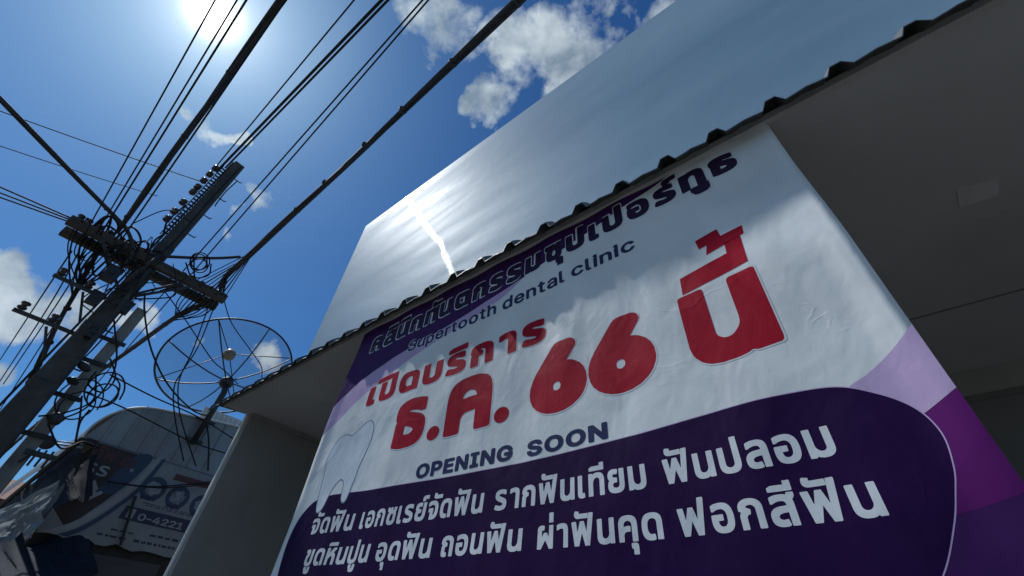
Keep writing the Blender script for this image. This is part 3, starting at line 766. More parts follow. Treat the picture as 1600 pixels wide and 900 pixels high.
def grow(o, d):
    res = []
    n = len(o)
    for i in range(n):
        a = Vector(o[i-1]); b = Vector(o[(i+1) % n]); t = (b - a)
        if t.length < 1e-6: res.append(o[i]); continue
        t.normalize(); nn = Vector((-t.y, t.x))
        res.append((o[i][0] + nn.x * d, o[i][1] + nn.y * d))
    return res
ip = shape('indigo_panel', pan, V_dark, 4)
shape('panel_border', grow(pan, .0028), V_lil, 3, ip)

def word(text, x0, x1, z0, z1, h, m, layer, off, ref=.558, border=None, name='lettering'):
    """a word stretched to the span x0..x1, its base running from z0 (left end of the line) to z1"""
    V, F = layout(text, off)
    a = min(v[0] for v in V); b = max(v[0] for v in V)
    s = h / (ref + 2 * off)
    def base(x): return z0 + (z1 - z0) * (x - WX0) / (WX1 - WX0)
    def place(V, a, b, x0, x1):
        out = []
        for x, y in V:
            X = x0 + (x - a) * (x1 - x0) / (b - a)
            out.append((X, base(X) + (y + off) * s))
        return out
    o = print_on(name, place(V, a, b, x0, x1), F, m, layer)
    if border:
        d, bmt = border
        V2, F2 = layout(text, off + d)
        # same pen positions: shift back by the growth on each side
        k = (x1 - x0) / (b - a)
        a2 = min(v[0] for v in V2); b2 = max(v[0] for v in V2)
        print_on(name + '_border', place(V2, a2, b2, x0 - d * k, x1 + d * k), F2, bmt, layer - 1, o)
    return o
def boxed(ch, x0, x1, z0, z1, m, layer, off, border=None):
    def fit(V, x0, x1, z0, z1):
        a = min(v[0] for v in V); b = max(v[0] for v in V); c = min(v[1] for v in V); d = max(v[1] for v in V)
        return [(x0 + (x - a) * (x1 - x0) / (b - a), z0 + (y - c) * (z1 - z0) / (d - c)) for x, y in V]
    V, F = glyph(ch, off)
    o = print_on('lettering', fit(V, x0, x1, z0, z1), F, m, layer)
    if border:
        print_on('lettering_border', fit(V, x0 - border[0], x1 + border[0], z0 - border[0], z1 + border[0]), F, border[1], layer - 1, o)
# top line, with a pale border round the dark letters
word("\u0e04\u0e25\u0e34\u0e19\u0e34\u0e01\u0e17\u0e31\u0e19\u0e15\u0e01\u0e23\u0e23\u0e21\u0e0b\u0e38\u0e1b\u0e40\u0e1b\u0e2d\u0e23\u0e4c\u0e17\u0e39\u0e18", -2.59, .065, 3.185, 3.255, .132, V_ink, 6, .058, border=(.034, V_pale))
for t, a, b in (("Supertooth", -2.115, -1.352), ("dental", -1.305, -.876), ("clinic", -.832, -.472)):
    word(t, a, b, 3.026, 3.045, .118, V_navy, 6, .022, ref=.727, border=(.026, V_pale))
word("\u0e40\u0e1b\u0e34\u0e14\u0e1a\u0e23\u0e34\u0e01\u0e32\u0e23", -2.425, -1.005, 2.712, 2.742, .142, V_red, 6, .056, border=(.016, V_pale))
boxed("\u0e18", -2.06, -1.80, 2.358, 2.655, V_red, 6, .05, border=(.006, V_pale))
boxed(".", -1.768, -1.678, 2.362, 2.44, V_red, 6, .03)
boxed("\u0e04", -1.648, -1.335, 2.362, 2.675, V_red, 6, .05, border=(.006, V_pale))
boxed(".", -1.312, -1.222, 2.36, 2.44, V_red, 6, .03)
boxed("6", -1.105, -.79, 2.332, 2.685, V_red, 6, .07, border=(.006, V_pale))
boxed("6", -.782, -.472, 2.332, 2.69, V_red, 6, .07, border=(.006, V_pale))
boxed("\u0e19", -.345, -.045, 2.325, 2.66, V_red, 6, .05, border=(.006, V_pale))
shape('lettering', [(-.318, 2.665), (-.055, 2.69), (-.045, 2.835), (-.108, 2.835), (-.112, 2.775), (-.312, 2.752)], V_red, 6)
shape('lettering', [(-.185, 2.812), (-.03, 2.835), (-.025, 2.885), (-.11, 2.878), (-.115, 2.925), (-.21, 2.915), (-.205, 2.86), (-.172, 2.862)], V_red, 6)
word("OPENING", -1.79, -1.185, 2.18, 2.168, .098, V_navy, 6, .040, ref=.727)
word("SOON", -1.106, -.714, 2.18, 2.162, .092, V_navy, 6, .040, ref=.727)
for t, a, b in (("\u0e08\u0e31\u0e14\u0e1f\u0e31\u0e19", -2.57, -2.205), ("\u0e40\u0e2d\u0e01\u0e0b\u0e40\u0e23\u0e22\u0e4c\u0e08\u0e31\u0e14\u0e1f\u0e31\u0e19", -2.147, -1.318),
                ("\u0e23\u0e32\u0e01\u0e1f\u0e31\u0e19\u0e40\u0e17\u0e35\u0e22\u0e21", -1.253, -.585), ("\u0e1f\u0e31\u0e19\u0e1b\u0e25\u0e2d\u0e21", -.522, -.04)):
    word(t, a, b, 1.987, 1.966, .080, V_pale, 6, .030)
for t, a, b in (("\u0e02\u0e39\u0e14\u0e2b\u0e34\u0e19\u0e1b\u0e39\u0e19", -2.526, -2.0), ("\u0e2d\u0e38\u0e14\u0e1f\u0e31\u0e19", -1.944, -1.583), ("\u0e16\u0e2d\u0e19\u0e1f\u0e31\u0e19", -1.522, -1.1),
                ("\u0e1c\u0e48\u0e32\u0e1f\u0e31\u0e19\u0e04\u0e38\u0e14", -1.03, -.552), ("\u0e1f\u0e2d\u0e01\u0e2a\u0e35\u0e1f\u0e31\u0e19", -.50, .003)):
    word(t, a, b, 1.836, 1.816, .077, V_pale, 6, .030)
# plain tooth emblem
tooth = sm2([(-2.615, 2.30), (-2.635, 2.42), (-2.60, 2.51), (-2.53, 2.545), (-2.46, 2.53), (-2.40, 2.565), (-2.33, 2.60), (-2.275, 2.56), (-2.265, 2.46), (-2.30, 2.33), (-2.315, 2.22), (-2.335, 2.135), (-2.375, 2.15), (-2.40, 2.24), (-2.445, 2.265), (-2.495, 2.21), (-2.53, 2.115), (-2.575, 2.105), (-2.60, 2.19), (-2.615, 2.30)])
te = shape('tooth_emblem', tooth, V_tooth, 6)
shape('emblem_outline', grow(tooth, .006), V_line, 5, te)
# eyelets and ties
for i in range(7):
    x = WX0 + .04 + i * (WX1 - WX0 - .08) / 6
    mb = MB()
    p = Vector(bpt(x, WZ1 - .03, 2))
    ring = [p + Vector((math.cos(a), 0, math.sin(a))) * .011 for a in [k * math.pi / 6 for k in range(13)]]
    ey = mb.tube(ring, .0035, 6, cap=False).build('eyelet', M['steel'], ban, smooth=True)
    MB().tube([p + Vector((0, -.004, .012)), p + Vector((.004, -.006, .03)), (x + .008, 1.372, ZS + .02)], .0025, 5).build('tie', M['rubber'], ey)

# ------------------------------------------------------------------ utility pole
PX = -7.5
pole = thing('utility_pole', (PX, .02, 0), 'tall dark concrete utility pole crowded with crossarms, insulators and cables', 'utility pole')
mb = MB()
def taperbox(mb, x, y, z0, z1, w0, w1, h0, h1):
    vs = []
    for z, w, h in ((z0, w0, h0), (z1, w1, h1)):
        c = .12
        for a, b in ((-1+c,-1),(1-c,-1),(1,-1+c),(1,1-c),(1-c,1),(-1+c,1),(-1,1-c),(-1,-1+c)):
            vs.append((x + a * w / 2, y + b * h / 2, z))
    fs = [tuple(reversed(range(8))), tuple(range(8, 16))] + [(k, (k+1) % 8, 8 + (k+1) % 8, 8 + k) for k in range(8)]
    mb.add(vs, fs)
taperbox(mb, PX, .02, 0, 1.5 + 7.05, .29, .17, .31, .18)
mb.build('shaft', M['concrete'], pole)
# main crossarm pair
ZA = 5.74
for dx in (-.17, .17):
    MB().beam((PX + dx, -1.02, ZA - .03), (PX + dx, 1.12, ZA + .03), .10, .13).build('crossarm', M['wood'], pole)
for y in (-.62, .62):
    MB().beam((PX + .225, y, ZA - .07), (PX + .205, .03 + (.1 if y > 0 else -.1), ZA - .62), .04, .008, (1, 0, 0)).build('brace', M['iron'], pole)
def spool(p, axis, parent, r=.05, n='insulator'):
    return MB().lathe(Vector(p), axis, [(0, r*.5), (.01, r*.9), (.03, r), (.045, r*.6), (.065, r*.6), (.08, r), (.10, r*.9), (.11, r*.5)], 12).build(n, M['porcelain'], parent, smooth=True)
for y in (-.96, -.86, -.74, -.6, -.45, -.32, .55, .72, .86, .98, 1.06):
    spool((PX + .10, y, ZA + .06), (0, 0, 1), pole, random.uniform(.036, .05))
for y in (-.9, -.7, -.5, .7, .95):
    MB().tube([(PX + .3, y, ZA), (PX - .3, y, ZA)], .012, 6).build('bolt', M['iron'], pole)
# service rack of insulators on the upper shaft
rk = MB().box((PX - .02, -.165, 6.35), (PX + .02, -.15, 8.32))
for k in range(24):
    rk.box((PX - .012, -.149, 6.40 + k * .08), (PX + .012, -.06, 6.425 + k * .08))
rk.build('rack', M['iron'], pole)
for z in (8.15, 7.95, 7.75, 7.55, 7.4, 7.1, 6.85, 6.65):
    sq = spool((PX - .0, -.225, z - .05), (0, 0, 1), pole, .055)
    MB().tube([(PX, -.225, z - .07), (PX, -.225, z + .08), (PX, -.15, z + .08)], .008, 5).build('spool_pin', M['iron'], sq)
for i, z in enumerate((8.2, 7.6, 7.1, 6.6, 5.2, 4.6, 4.0)):
    MB().tube([(PX + .02, .1, z), (PX + .02, .23, z), (PX + .02, .235, z + .03)], .010, 6).build('step_bolt', M['iron'], pole)
# boxes, bands and brackets near the crossarm
for z, h in ((6.1, .06), (5.45, .07), (5.05, .06), (4.55, .05), (3.7, .05)):
    w = .29 - (z / 8.5) * .12
    taperbox_ = MB(); taperbox(taperbox_, PX, .02, z, z + h, w, w, w + .03, w + .03); taperbox_.build('band', M['iron'], pole)
def closure(p, q, r, parent):
    """splice closure hanging on a cable"""
    p = Vector(p); q = Vector(q); d = q - p
    MB().lathe(p, d, [(0, r*.4), (.03, r*.7), (.05, r), (d.length - .05, r), (d.length - .03, r*.7), (d.length, r*.4)], 10).build('splice_closure', M['greybox'], parent, smooth=True)
def jbox(a, b):
    bm = MB().box(a, b)
    c = ((a[0]+b[0])/2, (a[1]+b[1])/2, (a[2]+b[2])/2)
    bm.box((a[0]-.008, a[1]-.008, b[2]+.001), (b[0]+.008, b[1]+.008, b[2]+.014))
    bm.lathe((b[0], c[1], c[2]), (1, 0, 0), [(0, .02), (.015, .02), (.02, .01)], 8)
    bm.build('junction_box', M['greybox'], pole)
jbox((PX + .12, -.33, 5.16), (PX + .27, -.16, 5.36))
jbox((PX + .11, -.26, 4.78), (PX + .24, -.12, 4.94))
jbox((PX + .13, .09, 4.84), (PX + .24, .20, 5.0))
jbox((PX + .12, .0, 4.36), (PX + .22, .11, 4.5))
# two lower side arms towards the street
for (z, y0) in ((4.99, -.70), (4.39, -.72)):
    arm = MB().beam((PX + .02, y0, z), (PX + .02, -.10, z + .01), .04, .042).build('side_arm', M['iron'], pole)
    MB().beam((PX + .02, y0 + .36, z - .04), (PX + .02, -.14, z - .42), .028, .012, (1, 0, 0)).build('brace', M['iron'], arm)
    for y in (y0 + .05, y0 + .36):
        spool((PX + .02, y, z + .035), (0, 0, 1), arm, .05)
# conduit and earth wire down the face of the shaft
MB().tube(bez([(PX + .20, .05, 5.6), (PX + .215, .08, 5.0), (PX + .215, .12, 4.0), (PX + .225, .15, 2.8), (PX + .235, .16, .2)]), .033, 10).build('conduit', M['cableg'], pole, smooth=True)
MB().tube(bez([(PX + .16, -.08, 8.4), (PX + .17, -.1, 7.0), (PX + .19, -.12, 5.2), (PX + .2, -.15, 3.2), (PX + .2, -.17, .3)]), .014, 8).build('earth_wire', M['rubber'], pole, smooth=True)
MB().tube(bez([(PX + .13, .06, 8.45), (PX + .15, .04, 7.4), (PX + .16, .05, 6.3), (PX + .19, .02, 5.9)]), .012, 8).build('earth_wire', M['rubber'], pole, smooth=True)
# bent stay bars across the crossarm
MB().tube([(-7.200, -0.068, 5.203), (-7.250, 0.030, 5.866)], .022, 8).build('stay_bar', M['cableg'], pole, smooth=True)
MB().tube([(-7.280, 0.100, 5.124), (-7.300, 0.514, 5.703)], .018, 8).build('stay_bar', M['cableg'], pole, smooth=True)

jr = random.Random(21)
def jumper(pts, r):
    MB().tube(bez(pts, 7), r, 6).build('jumper_wire', M['rubber'], pole, smooth=True)
for k in range(16):            # strands dropping from the left half of the crossarm into the sagging bundle
    y0 = -.92 + k * .045 + jr.uniform(-.02, .02)
    e = Vector((-7.650, -0.509, 5.542)).lerp(Vector((-7.950, -0.392, 4.997)), jr.uniform(0, 1))
    e += Vector((jr.uniform(-.05, .05), jr.uniform(-.03, .03), jr.uniform(-.03, .03)))
    jumper([(PX + jr.uniform(-.1, .22), y0, ZA + jr.uniform(.05, .16)), (PX + jr.uniform(-.2, .3), y0 + .03, ZA - .12), (PX - .1, (y0 * 2 + e.y) / 3 + jr.uniform(-.05, .05), ZA - jr.uniform(.3, .5)), e], jr.choice((.008, .010, .014)))
for k in range(14):            # tangle on top of the crossarm, left half
    y0 = jr.uniform(-.85, -.2); y1 = y0 + jr.uniform(.1, .35)
    jumper([(PX + jr.uniform(-.2, .3), y0, ZA - .05), (PX + jr.uniform(-.2, .3), y0 + .03, ZA + jr.uniform(.12, .34)), (PX + jr.uniform(-.2, .3), y1, ZA + jr.uniform(.1, .3)), (PX + jr.uniform(-.2, .3), y1 + .04, ZA - .1)], jr.choice((.008, .012, .016)))
for k in range(9):             # fan on the right end, up to the thickest bundle and down into the lower one
    y0 = .62 + k * .055
    a = Vector((-7.100, 1.023, 6.637)) + Vector((jr.uniform(-.1, .1), jr.uniform(-.02, .02), jr.uniform(-.02, .02)))
    jumper([(PX + .2, y0, ZA + .05), (PX + .24, y0 + .02, ZA + .12), a], jr.choice((.007, .010)))
    b_ = Vector((-8.300, 0.782, 5.581)) + Vector((jr.uniform(-.1, .1), jr.uniform(-.02, .02), jr.uniform(-.02, .02)))
    jumper([(PX + .1, y0, ZA + .05), (PX - .25, y0, ZA - .12), (PX - .45, (y0 + b_.y) / 2, ZA - .22), b_], jr.choice((.008, .011)))
for k in range(12):            # loops round the middle of the pole
    y0 = jr.uniform(-.35, .35); z0 = jr.uniform(5.0, 6.0)
    jumper([(PX + .18, y0, z0), (PX + .3, y0 + jr.uniform(-.12, .12), z0 + jr.uniform(-.2, .1)), (PX + .26, y0 + jr.uniform(-.2, .25), z0 - jr.uniform(.05, .3)), (PX + .17, y0 * .4, z0 - jr.uniform(.2, .5))], jr.choice((.006, .008, .011)))

# second, paler pole standing just behind
p2 = thing('concrete_post', (-7.72, .34, 0), 'shorter pale concrete post standing close behind the tall dark utility pole', 'post')
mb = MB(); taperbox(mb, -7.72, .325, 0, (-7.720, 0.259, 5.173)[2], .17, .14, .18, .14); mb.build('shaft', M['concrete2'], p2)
for z in (3.2, 3.7, 4.2, 4.55):
    MB().beam((-7.62, .10, z), (-7.62, .44, z + .02), .035, .05).build('clamp', M['iron'], p2)
MB().beam((-7.550, 0.313, 3.014), (-7.550, 0.615, 3.017), .04, .055).build('bracket_arm', M['iron'], p2)
for px_ in (55, 66, 77):
    a = Vector((-7.550, 0.395, 2.997)).lerp(Vector((-7.550, 0.590, 3.017)), (px_ - 50) / 34)
    MB().tube([a + Vector((0, 0, .07)), a - Vector((0, 0, .12))], .012, 6).build('pin', M['iron'], p2)
MB().tube([(-7.600, 0.339, 2.899), (-7.560, 0.390, 2.990)], .012, 6).build('stay_rod', M['iron'], p2)
for (a, b) in (((-7.450, 0.140, 4.085), (-7.450, 0.303, 4.027)), ((-7.450, 0.164, 3.863), (-7.450, 0.296, 3.837))):
    closure(a, b, .05, p2)
MB().lathe(Vector((-7.400, 0.324, 3.325)), (0, .3, 1), [(0, .05), (.02, .075), (.10, .075), (.12, .05)], 12).build('meter_drum', M['greybox'], p2, smooth=True)

# ------------------------------------------------------------------ cables
G = 'cables strung on the utility pole'
def cable(pts, r, label, m='rubber', n=6, name='cable', strands=0, group=G):
    pts = [Vector(p) for p in pts]
    mb = MB()
    if strands:
        rng = random.Random(len(pts) + int(r * 1e4))
        ph = [rng.uniform(0, 6.28) for _ in range(strands)]
        dist = 0
        lines = [[] for _ in range(strands)]
        for i, p in enumerate(pts):
            t = (pts[min(i+1, len(pts)-1)] - pts[max(i-1, 0)]).normalized()
            a = t.cross(Vector((0, 0, 1))); a = a.normalized() if a.length > 1e-3 else Vector((1, 0, 0)); b = t.cross(a)
            if i: dist += (p - pts[i-1]).length
            for k in range(strands):
                g = ph[k] + dist * .9 * (1 if k % 2 else -.6); rr = r * (.62 if k else 0)
                lines[k].append(p + (a * math.cos(g) + b * math.sin(g)) * rr)
        for k in range(strands):
            mb.tube(lines[k], r * rng.uniform(.36, .52), n)
        # lashing rings
        d = 0; nxt = .3
        for i in range(1, len(pts)):
            d += (pts[i] - pts[i-1]).length
            if d > nxt:
                t = (pts[i] - pts[i-1]).normalized()
                mb.tube([pts[i] - t * .012, pts[i] + t * .012], r * 1.08, 8)
                nxt = d + rng.uniform(.5, 1.0)
    else:
        mb.tube(pts, r, n)
    o = mb.build(name, M[m], smooth=True)
    return tag(o, label, 'cable', group)
def over(p, q, t, sag=.0, k=40):
    """straight span from p through q, carried on to t times that length"""
    return sagline(p, extend(p, q, t), sag, k)
E1 = 9.0
# spans that pass overhead along the street (towards +X)
cable(over((-7.400, -0.559, 5.968), (-2.787, -0.636, 6.250), 3.4), .036, 'thick grey bundle climbing from the crossarm towards the sun', 'cableg', 7, strands=6)
cable(over((-7.400, -0.782, 5.641), (-3.504, -1.009, 6.100), 3.4), .008, 'thin wire leftmost of those rising from the crossarm to the sun')
cable(over((-7.400, -0.688, 5.676), (-3.312, -0.878, 6.100), 3.4), .008, 'thin black wire just left of the twin wires below the sun')
cable(over((-7.400, -0.647, 5.686), (-3.238, -0.822, 6.100), 3.4), .010, 'black wire between the thin wires and the thick bundle below the sun')
cable(over((-7.400, -0.438, 5.795), (-2.871, -0.596, 6.150), 3.4), .010, 'black wire running tight along the right side of the thick grey bundle')
cable(over((-7.550, -0.226, 7.940), (-2.926, -0.259, 7.800), 3.0), .010, 'thin wire leaving the pole top on the left and passing overhead')
cable(over((-7.500, -0.179, 8.102), (-2.658, -0.039, 7.850), 3.0), .020, 'heavier wire of the pair leaving the pole top to the upper right')
cable(over((-7.500, -0.118, 8.312), (-2.611, 0.012, 7.900), 3.0), .016, 'wire beside the heavier one leaving the pole top to the upper right')
cable(over((-12.500, 0.567, 5.455), (-1.825, 0.235, 6.700), 2.0), .009, 'upper of two parallel thin wires passing right of the pole top')
cable(over((-12.500, 0.746, 5.356), (-1.775, 0.272, 6.700), 2.0), .009, 'lower of two parallel thin wires passing right of the pole top')
# the thick bundle on the right end of the crossarm
A = (-7.350, 0.937, 6.144); Bq = (-0.844, 0.715, 5.850)
tb = [Vector((-7.400, 0.988, 5.800)), Vector(A)] + [Vector(A).lerp(extend(A, Bq, 3.2), t) for t in (.04, .1, .2, .35, .5, .7, 1)]
cable(bez(tb, 8), .043, 'thickest bundle, crossing the sky from the crossarm past the billboard', 'cableg', 7, strands=7)
cable(bez([(-7.350, 0.924, 6.044), (-7.350, 0.889, 5.788), (-7.400, 0.740, 5.540)], 8), .014, 'short black tail fanning out at the right crossarm end, upper one', group=None)
cable(bez([(-7.330, 0.933, 6.220), (-7.350, 1.010, 5.963), (-7.400, 1.072, 5.804)], 8), .014, 'short black tail fanning out at the right crossarm end, lower one', group=None)
cable(bez([(-7.300, 0.928, 6.625), (-7.300, 0.667, 6.369), (-7.300, 0.308, 6.077), (-7.320, -0.030, 5.855), (-7.350, -0.310, 5.824)], 10), .026, 'curved cable joining the thickest bundle to the left half of the crossarm', 'cableg', 8)
# spans on the far side of the pole (towards -X)
cable(bez([(-7.500, 1.057, 5.898), (-7.900, 0.869, 5.670), (-8.400, 0.771, 5.574), (-11.500, 0.588, 5.329), (-16.000, 0.510, 5.370), (-30.000, 0.438, 5.575)], 10), .040, 'thick bundle running down left from the right crossarm end behind the pole', 'cableg', 7, strands=6)
cable(bez([(-7.500, 1.026, 5.651), (-7.800, 0.879, 5.577), (-8.400, 0.772, 5.590)], 8), .012, 'thin strand splaying from the right crossarm end into the lower bundle, upper side', group=None)
cable(bez([(-7.500, 0.866, 5.718), (-7.800, 0.794, 5.547), (-8.400, 0.754, 5.550)], 8), .012, 'thin strand splaying from the right crossarm end into the lower bundle, lower side', group=None)
cable(bez([(-7.600, -0.562, 5.739), (-7.700, -0.484, 5.395), (-7.900, -0.400, 5.063), (-8.400, -0.334, 4.859), (-9.800, -0.190, 4.641), (-11.500, -0.074, 4.529), (-24.000, 0.631, 4.356)], 10), .042, 'thick bundle sagging left of the pole across both small side arms', 'rubber', 7, strands=6)
cable(bez([(-7.500, -0.756, 5.410), (-10.000, -0.808, 5.646), (-16.000, -0.961, 6.433)], 10), .010, 'thin wire farthest left below the crossarm, in front of the white cloud')
cable(bez([(-7.500, -0.692, 5.427), (-10.000, -0.652, 5.612), (-16.000, -0.616, 5.742)], 10), .010, 'second thin wire from the left below the crossarm')
cable(bez([(-7.500, -0.617, 5.453), (-10.000, -0.610, 5.786), (-16.000, -0.567, 5.940)], 10), .010, 'third thin wire from the left below the crossarm')
cable(bez([(-7.500, -0.541, 5.493), (-10.000, -0.506, 5.859), (-16.000, -0.259, 5.391)], 10), .010, 'thin wire just left of the sagging bundle below the crossarm')
cable(bez([(-7.600, 0.163, 5.200), (-9.000, 0.210, 4.946), (-11.000, 0.194, 4.834), (-16.000, 0.255, 4.629)], 8), .012, 'thin wire sliding down behind the main pole shaft')
# cross-street and faraway lines
cable(over((-7.300, -0.499, 6.002), (-6.932, -2.345, 6.500), 3.5), .033, 'thick cable crossing the left sky from the crossarm to the left border', 'cableg', 7, strands=5)
cable(over((-7.500, -0.173, 7.735), (-9.285, -2.989, 8.100), 2.5, .1), .009, 'thin wire from the pole top to the left, upper of two')
cable(over((-7.900, -0.563, 7.225), (-8.673, -2.492, 7.100), 2.5, .1), .007, 'thin faint wire to the left, lower of two, below the thick crossing cable')
cable(over((-7.400, -1.017, 5.786), (-7.900, -1.849, 5.977), 5), .011, 'topmost of three thin wires leaving the left crossarm tip to the left')
cable(over((-7.450, -1.007, 5.789), (-7.950, -1.810, 5.929), 5), .011, 'middle of three thin wires leaving the left crossarm tip to the left')
cable(over((-7.500, -1.007, 5.782), (-8.000, -1.781, 5.898), 5), .011, 'lowest of three thin wires leaving the left crossarm tip to the left')
cable(bez([(-7.300, 0.065, 6.701), (-7.300, -0.294, 6.664), (-7.300, -0.495, 6.110)], 8), .008, 'thin wire drooping between the pole shaft and the crossarm cables', group=None)
# drops towards the houses
cable(bez([(-7.500, 0.506, 4.097), (-7.800, 1.128, 4.130), (-8.200, 1.892, 4.219), (-8.500, 2.711, 4.171)], 10), .010, 'upper drop wire running from the pale post to the shop roof')
cable(bez([(-7.500, 0.404, 3.793), (-7.800, 0.956, 3.856), (-8.300, 2.008, 3.878), (-8.500, 2.750, 3.937)], 10), .010, 'lower drop wire running from the pale post to the shop roof')
cable(bez([(-7.400, 1.031, 5.719), (-7.600, 1.211, 5.005), (-7.800, 1.256, 4.625), (-7.900, 1.299, 4.396), (-8.100, 1.559, 4.081), (-8.450, 2.079, 3.624)], 10), .010, 'left of two wires hanging past the satellite dish to the shop sign')
cable(bez([(-7.400, 0.982, 5.575), (-7.600, 1.176, 4.925), (-7.800, 1.265, 4.573), (-7.900, 1.377, 4.356), (-8.100, 1.660, 4.069), (-8.450, 2.276, 3.607)], 10), .010, 'right of two wires hanging past the satellite dish to the shop sign')
cable(bez([(-7.300, 0.349, 5.417), (-7.300, 0.824, 5.141), (-7.400, 1.427, 4.815), (-7.600, 1.743, 4.810), (-8.000, 2.116, 4.874)], 10), .008, 'thin wire slanting down right across the middle of the satellite dish')
cable(bez([(-7.400, 1.125, 5.785), (-7.500, 1.425, 5.547), (-7.600, 1.896, 5.333), (-7.800, 2.256, 5.241), (-8.000, 2.417, 5.149)], 10), .008, 'thin wire curving down over the right half of the satellite dish')
cable(bez([(-7.300, 0.202, 5.233), (-7.300, 0.362, 4.958), (-7.400, 0.698, 4.581), (-7.700, 1.171, 4.331), (-8.200, 1.743, 4.290), (-8.500, 2.074, 4.388)], 10), .012, 'black cable looping down from the pole to the foot of the dish')
cable(bez([(-8.450, 2.060, 4.313), (-8.500, 2.282, 4.017), (-8.550, 2.503, 3.622)], 8), .012, 'short black lead hanging below the dish mast over the shop sign', group=None)
cable(bez([(-8.450, 1.345, 3.101), (-8.400, 1.807, 3.155), (-8.400, 2.262, 3.311), (-8.450, 2.642, 3.476)], 8), .012, 'upper black lead sagging across the round pictures on the shop sign', group=None)
cable(bez([(-8.450, 1.627, 3.129), (-8.400, 2.044, 3.203), (-8.450, 2.656, 3.449)], 8), .010, 'lower black lead sagging across the round pictures on the shop sign', group=None)
cable(bez([(-7.200, -0.027, 5.554), (-7.200, -0.138, 5.971), (-7.200, -0.121, 6.180), (-7.250, -0.193, 6.454), (-7.300, -0.168, 6.938)], 10), .014, 'black lead climbing the left side of the pole above the crossarm', group=None)
cable(bez([(-7.300, -0.650, 6.044), (-7.250, -0.506, 5.975), (-7.250, -0.354, 5.847), (-7.250, -0.225, 5.644), (-7.300, -0.208, 5.501)], 8), .026, 'stout cable bending down where the thick lines meet on the crossarm', 'cableg', 8, group=None)
# loose coils
rng = random.Random(11)
def coil(c, r, turns, label, rad=.010):
    c = Vector(c); pts = []
    n = int(turns * 14)
    for i in range(n):
        a = i / 14 * 2 * math.pi
        rr = r * (1 + .25 * math.sin(a * .37 + 1)) 
        pts.append(c + Vector((.04 * math.sin(a * .21) + rng.uniform(-.01, .01), math.cos(a) * rr * .8, math.sin(a) * rr + .05 * math.sin(a * .5))))
    return cable(bez(pts, 3), rad, label, group='loose cable coils on the poles')
coil((-7.250, 0.496, 6.060), .14, 3.4, 'loose coil of black cable right of the pole at crossarm height')
coil((-7.300, -0.315, 5.503), .16, 2.6, 'loose coil of black cable under the left half of the crossarm')
coil((-7.400, 0.565, 3.812), .20, 2.4, 'loose coil of black cable hanging beside the pale post')
coil((-7.400, 0.412, 3.611), .22, 1.8, 'wide slack coil of black cable lowest on the pale post', .009)
for i, (pts, lab) in enumerate((
    ([(-7.400, 0.386, 4.250), (-7.400, 0.568, 4.049), (-7.400, 0.552, 3.834), (-7.400, 0.378, 3.862), (-7.400, 0.355, 4.037)], 'black lead looping under the upper closure of the pale post'),
    ([(-7.400, 0.136, 4.738), (-7.400, 0.443, 4.281), (-7.400, 0.544, 3.942), (-7.400, 0.508, 3.566), (-7.400, 0.309, 3.319)], 'black lead trailing down the right side of the pale post'),
    ([(-7.400, 0.317, 3.306), (-7.600, 0.587, 3.148), (-8.000, 0.774, 3.374), (-8.500, 1.028, 3.473)], 'black lead crossing from the drum on the pale post to the shop corner'),
    ([(-7.400, 0.403, 3.711), (-7.400, 0.523, 3.487), (-7.600, 0.669, 3.257), (-7.500, 0.573, 3.447), (-7.400, 0.562, 3.589)], 'tangled black lead dangling between the pale post and the shop'),
    ([(-7.400, 0.377, 4.001), (-7.400, 0.525, 3.704), (-7.400, 0.372, 3.467), (-7.400, 0.195, 3.352)], 'black lead drooping across the foot of the pale post'))):
    cable(bez(pts, 10), .011, lab)
for i, (pts, lab) in enumerate((
    ([(-7.300, 0.352, 5.997), (-7.300, 0.540, 5.834), (-7.300, 0.706, 5.994), (-7.300, 0.643, 6.211)], 'slack black loop right of the pole below the curved cable'),
    ([(-7.300, 0.412, 6.122), (-7.300, 0.591, 5.832), (-7.300, 0.803, 5.755)], 'short black lead hanging from the curved cable to the crossarm'),
    ([(-7.300, -0.436, 5.465), (-7.300, -0.270, 5.283), (-7.300, -0.199, 5.404), (-7.300, -0.352, 5.604)], 'slack black loop under the left crossarm'),
    ([(-7.400, -0.190, 4.799), (-7.350, -0.158, 4.970), (-7.300, -0.127, 5.087), (-7.300, 0.036, 5.148)], 'black lead from the upper side arm to the junction boxes'),
    ([(-7.300, 0.159, 8.024), (-7.300, 0.135, 7.648), (-7.300, 0.147, 7.316), (-7.350, 0.158, 7.292)], 'small black jumper on the right edge of the pole top'))):
    cable(bez(pts, 10), .011, lab, group=None)

# ------------------------------------------------------------------ satellite dish
C0 = Vector((-8.800, 2.024, 5.416)); RD = 1.081
nd = Vector((-.563, -.101, .82)).normalized()
ax = nd.cross(Vector((0, 0, 1))).normalized(); ay = ax.cross(nd).normalized()
HUB = C0 - nd * .44
FEED = C0 + nd * .44
foot = Vector((HUB.x, HUB.y + .02, (-8.550, 2.053, 3.923)[2]))
dish = thing('satellite_dish', tuple(foot), 'big black mesh satellite dish on a mast in front of the ribbed shop roof', 'satellite dish')
def dpt(r, a):
    d = -.40 + .40 * (r / RD) ** 2
    return C0 + nd * d + (ax * math.cos(a) + ay * math.sin(a)) * r
meshmat = bpy.data.materials.new('dish_mesh'); meshmat.use_nodes = True
t = meshmat.node_tree; b = t.nodes['Principled BSDF']
b.inputs['Base Color'].default_value = (.03, .03, .032, 1); b.inputs['Roughness'].default_value = .5
b.inputs['Alpha'].default_value = .26
mb = MB(); nr, na = 8, 64
vs = [dpt(RD * (.06 + .94 * i / nr), 2 * math.pi * k / na) for i in range(nr + 1) for k in range(na)]
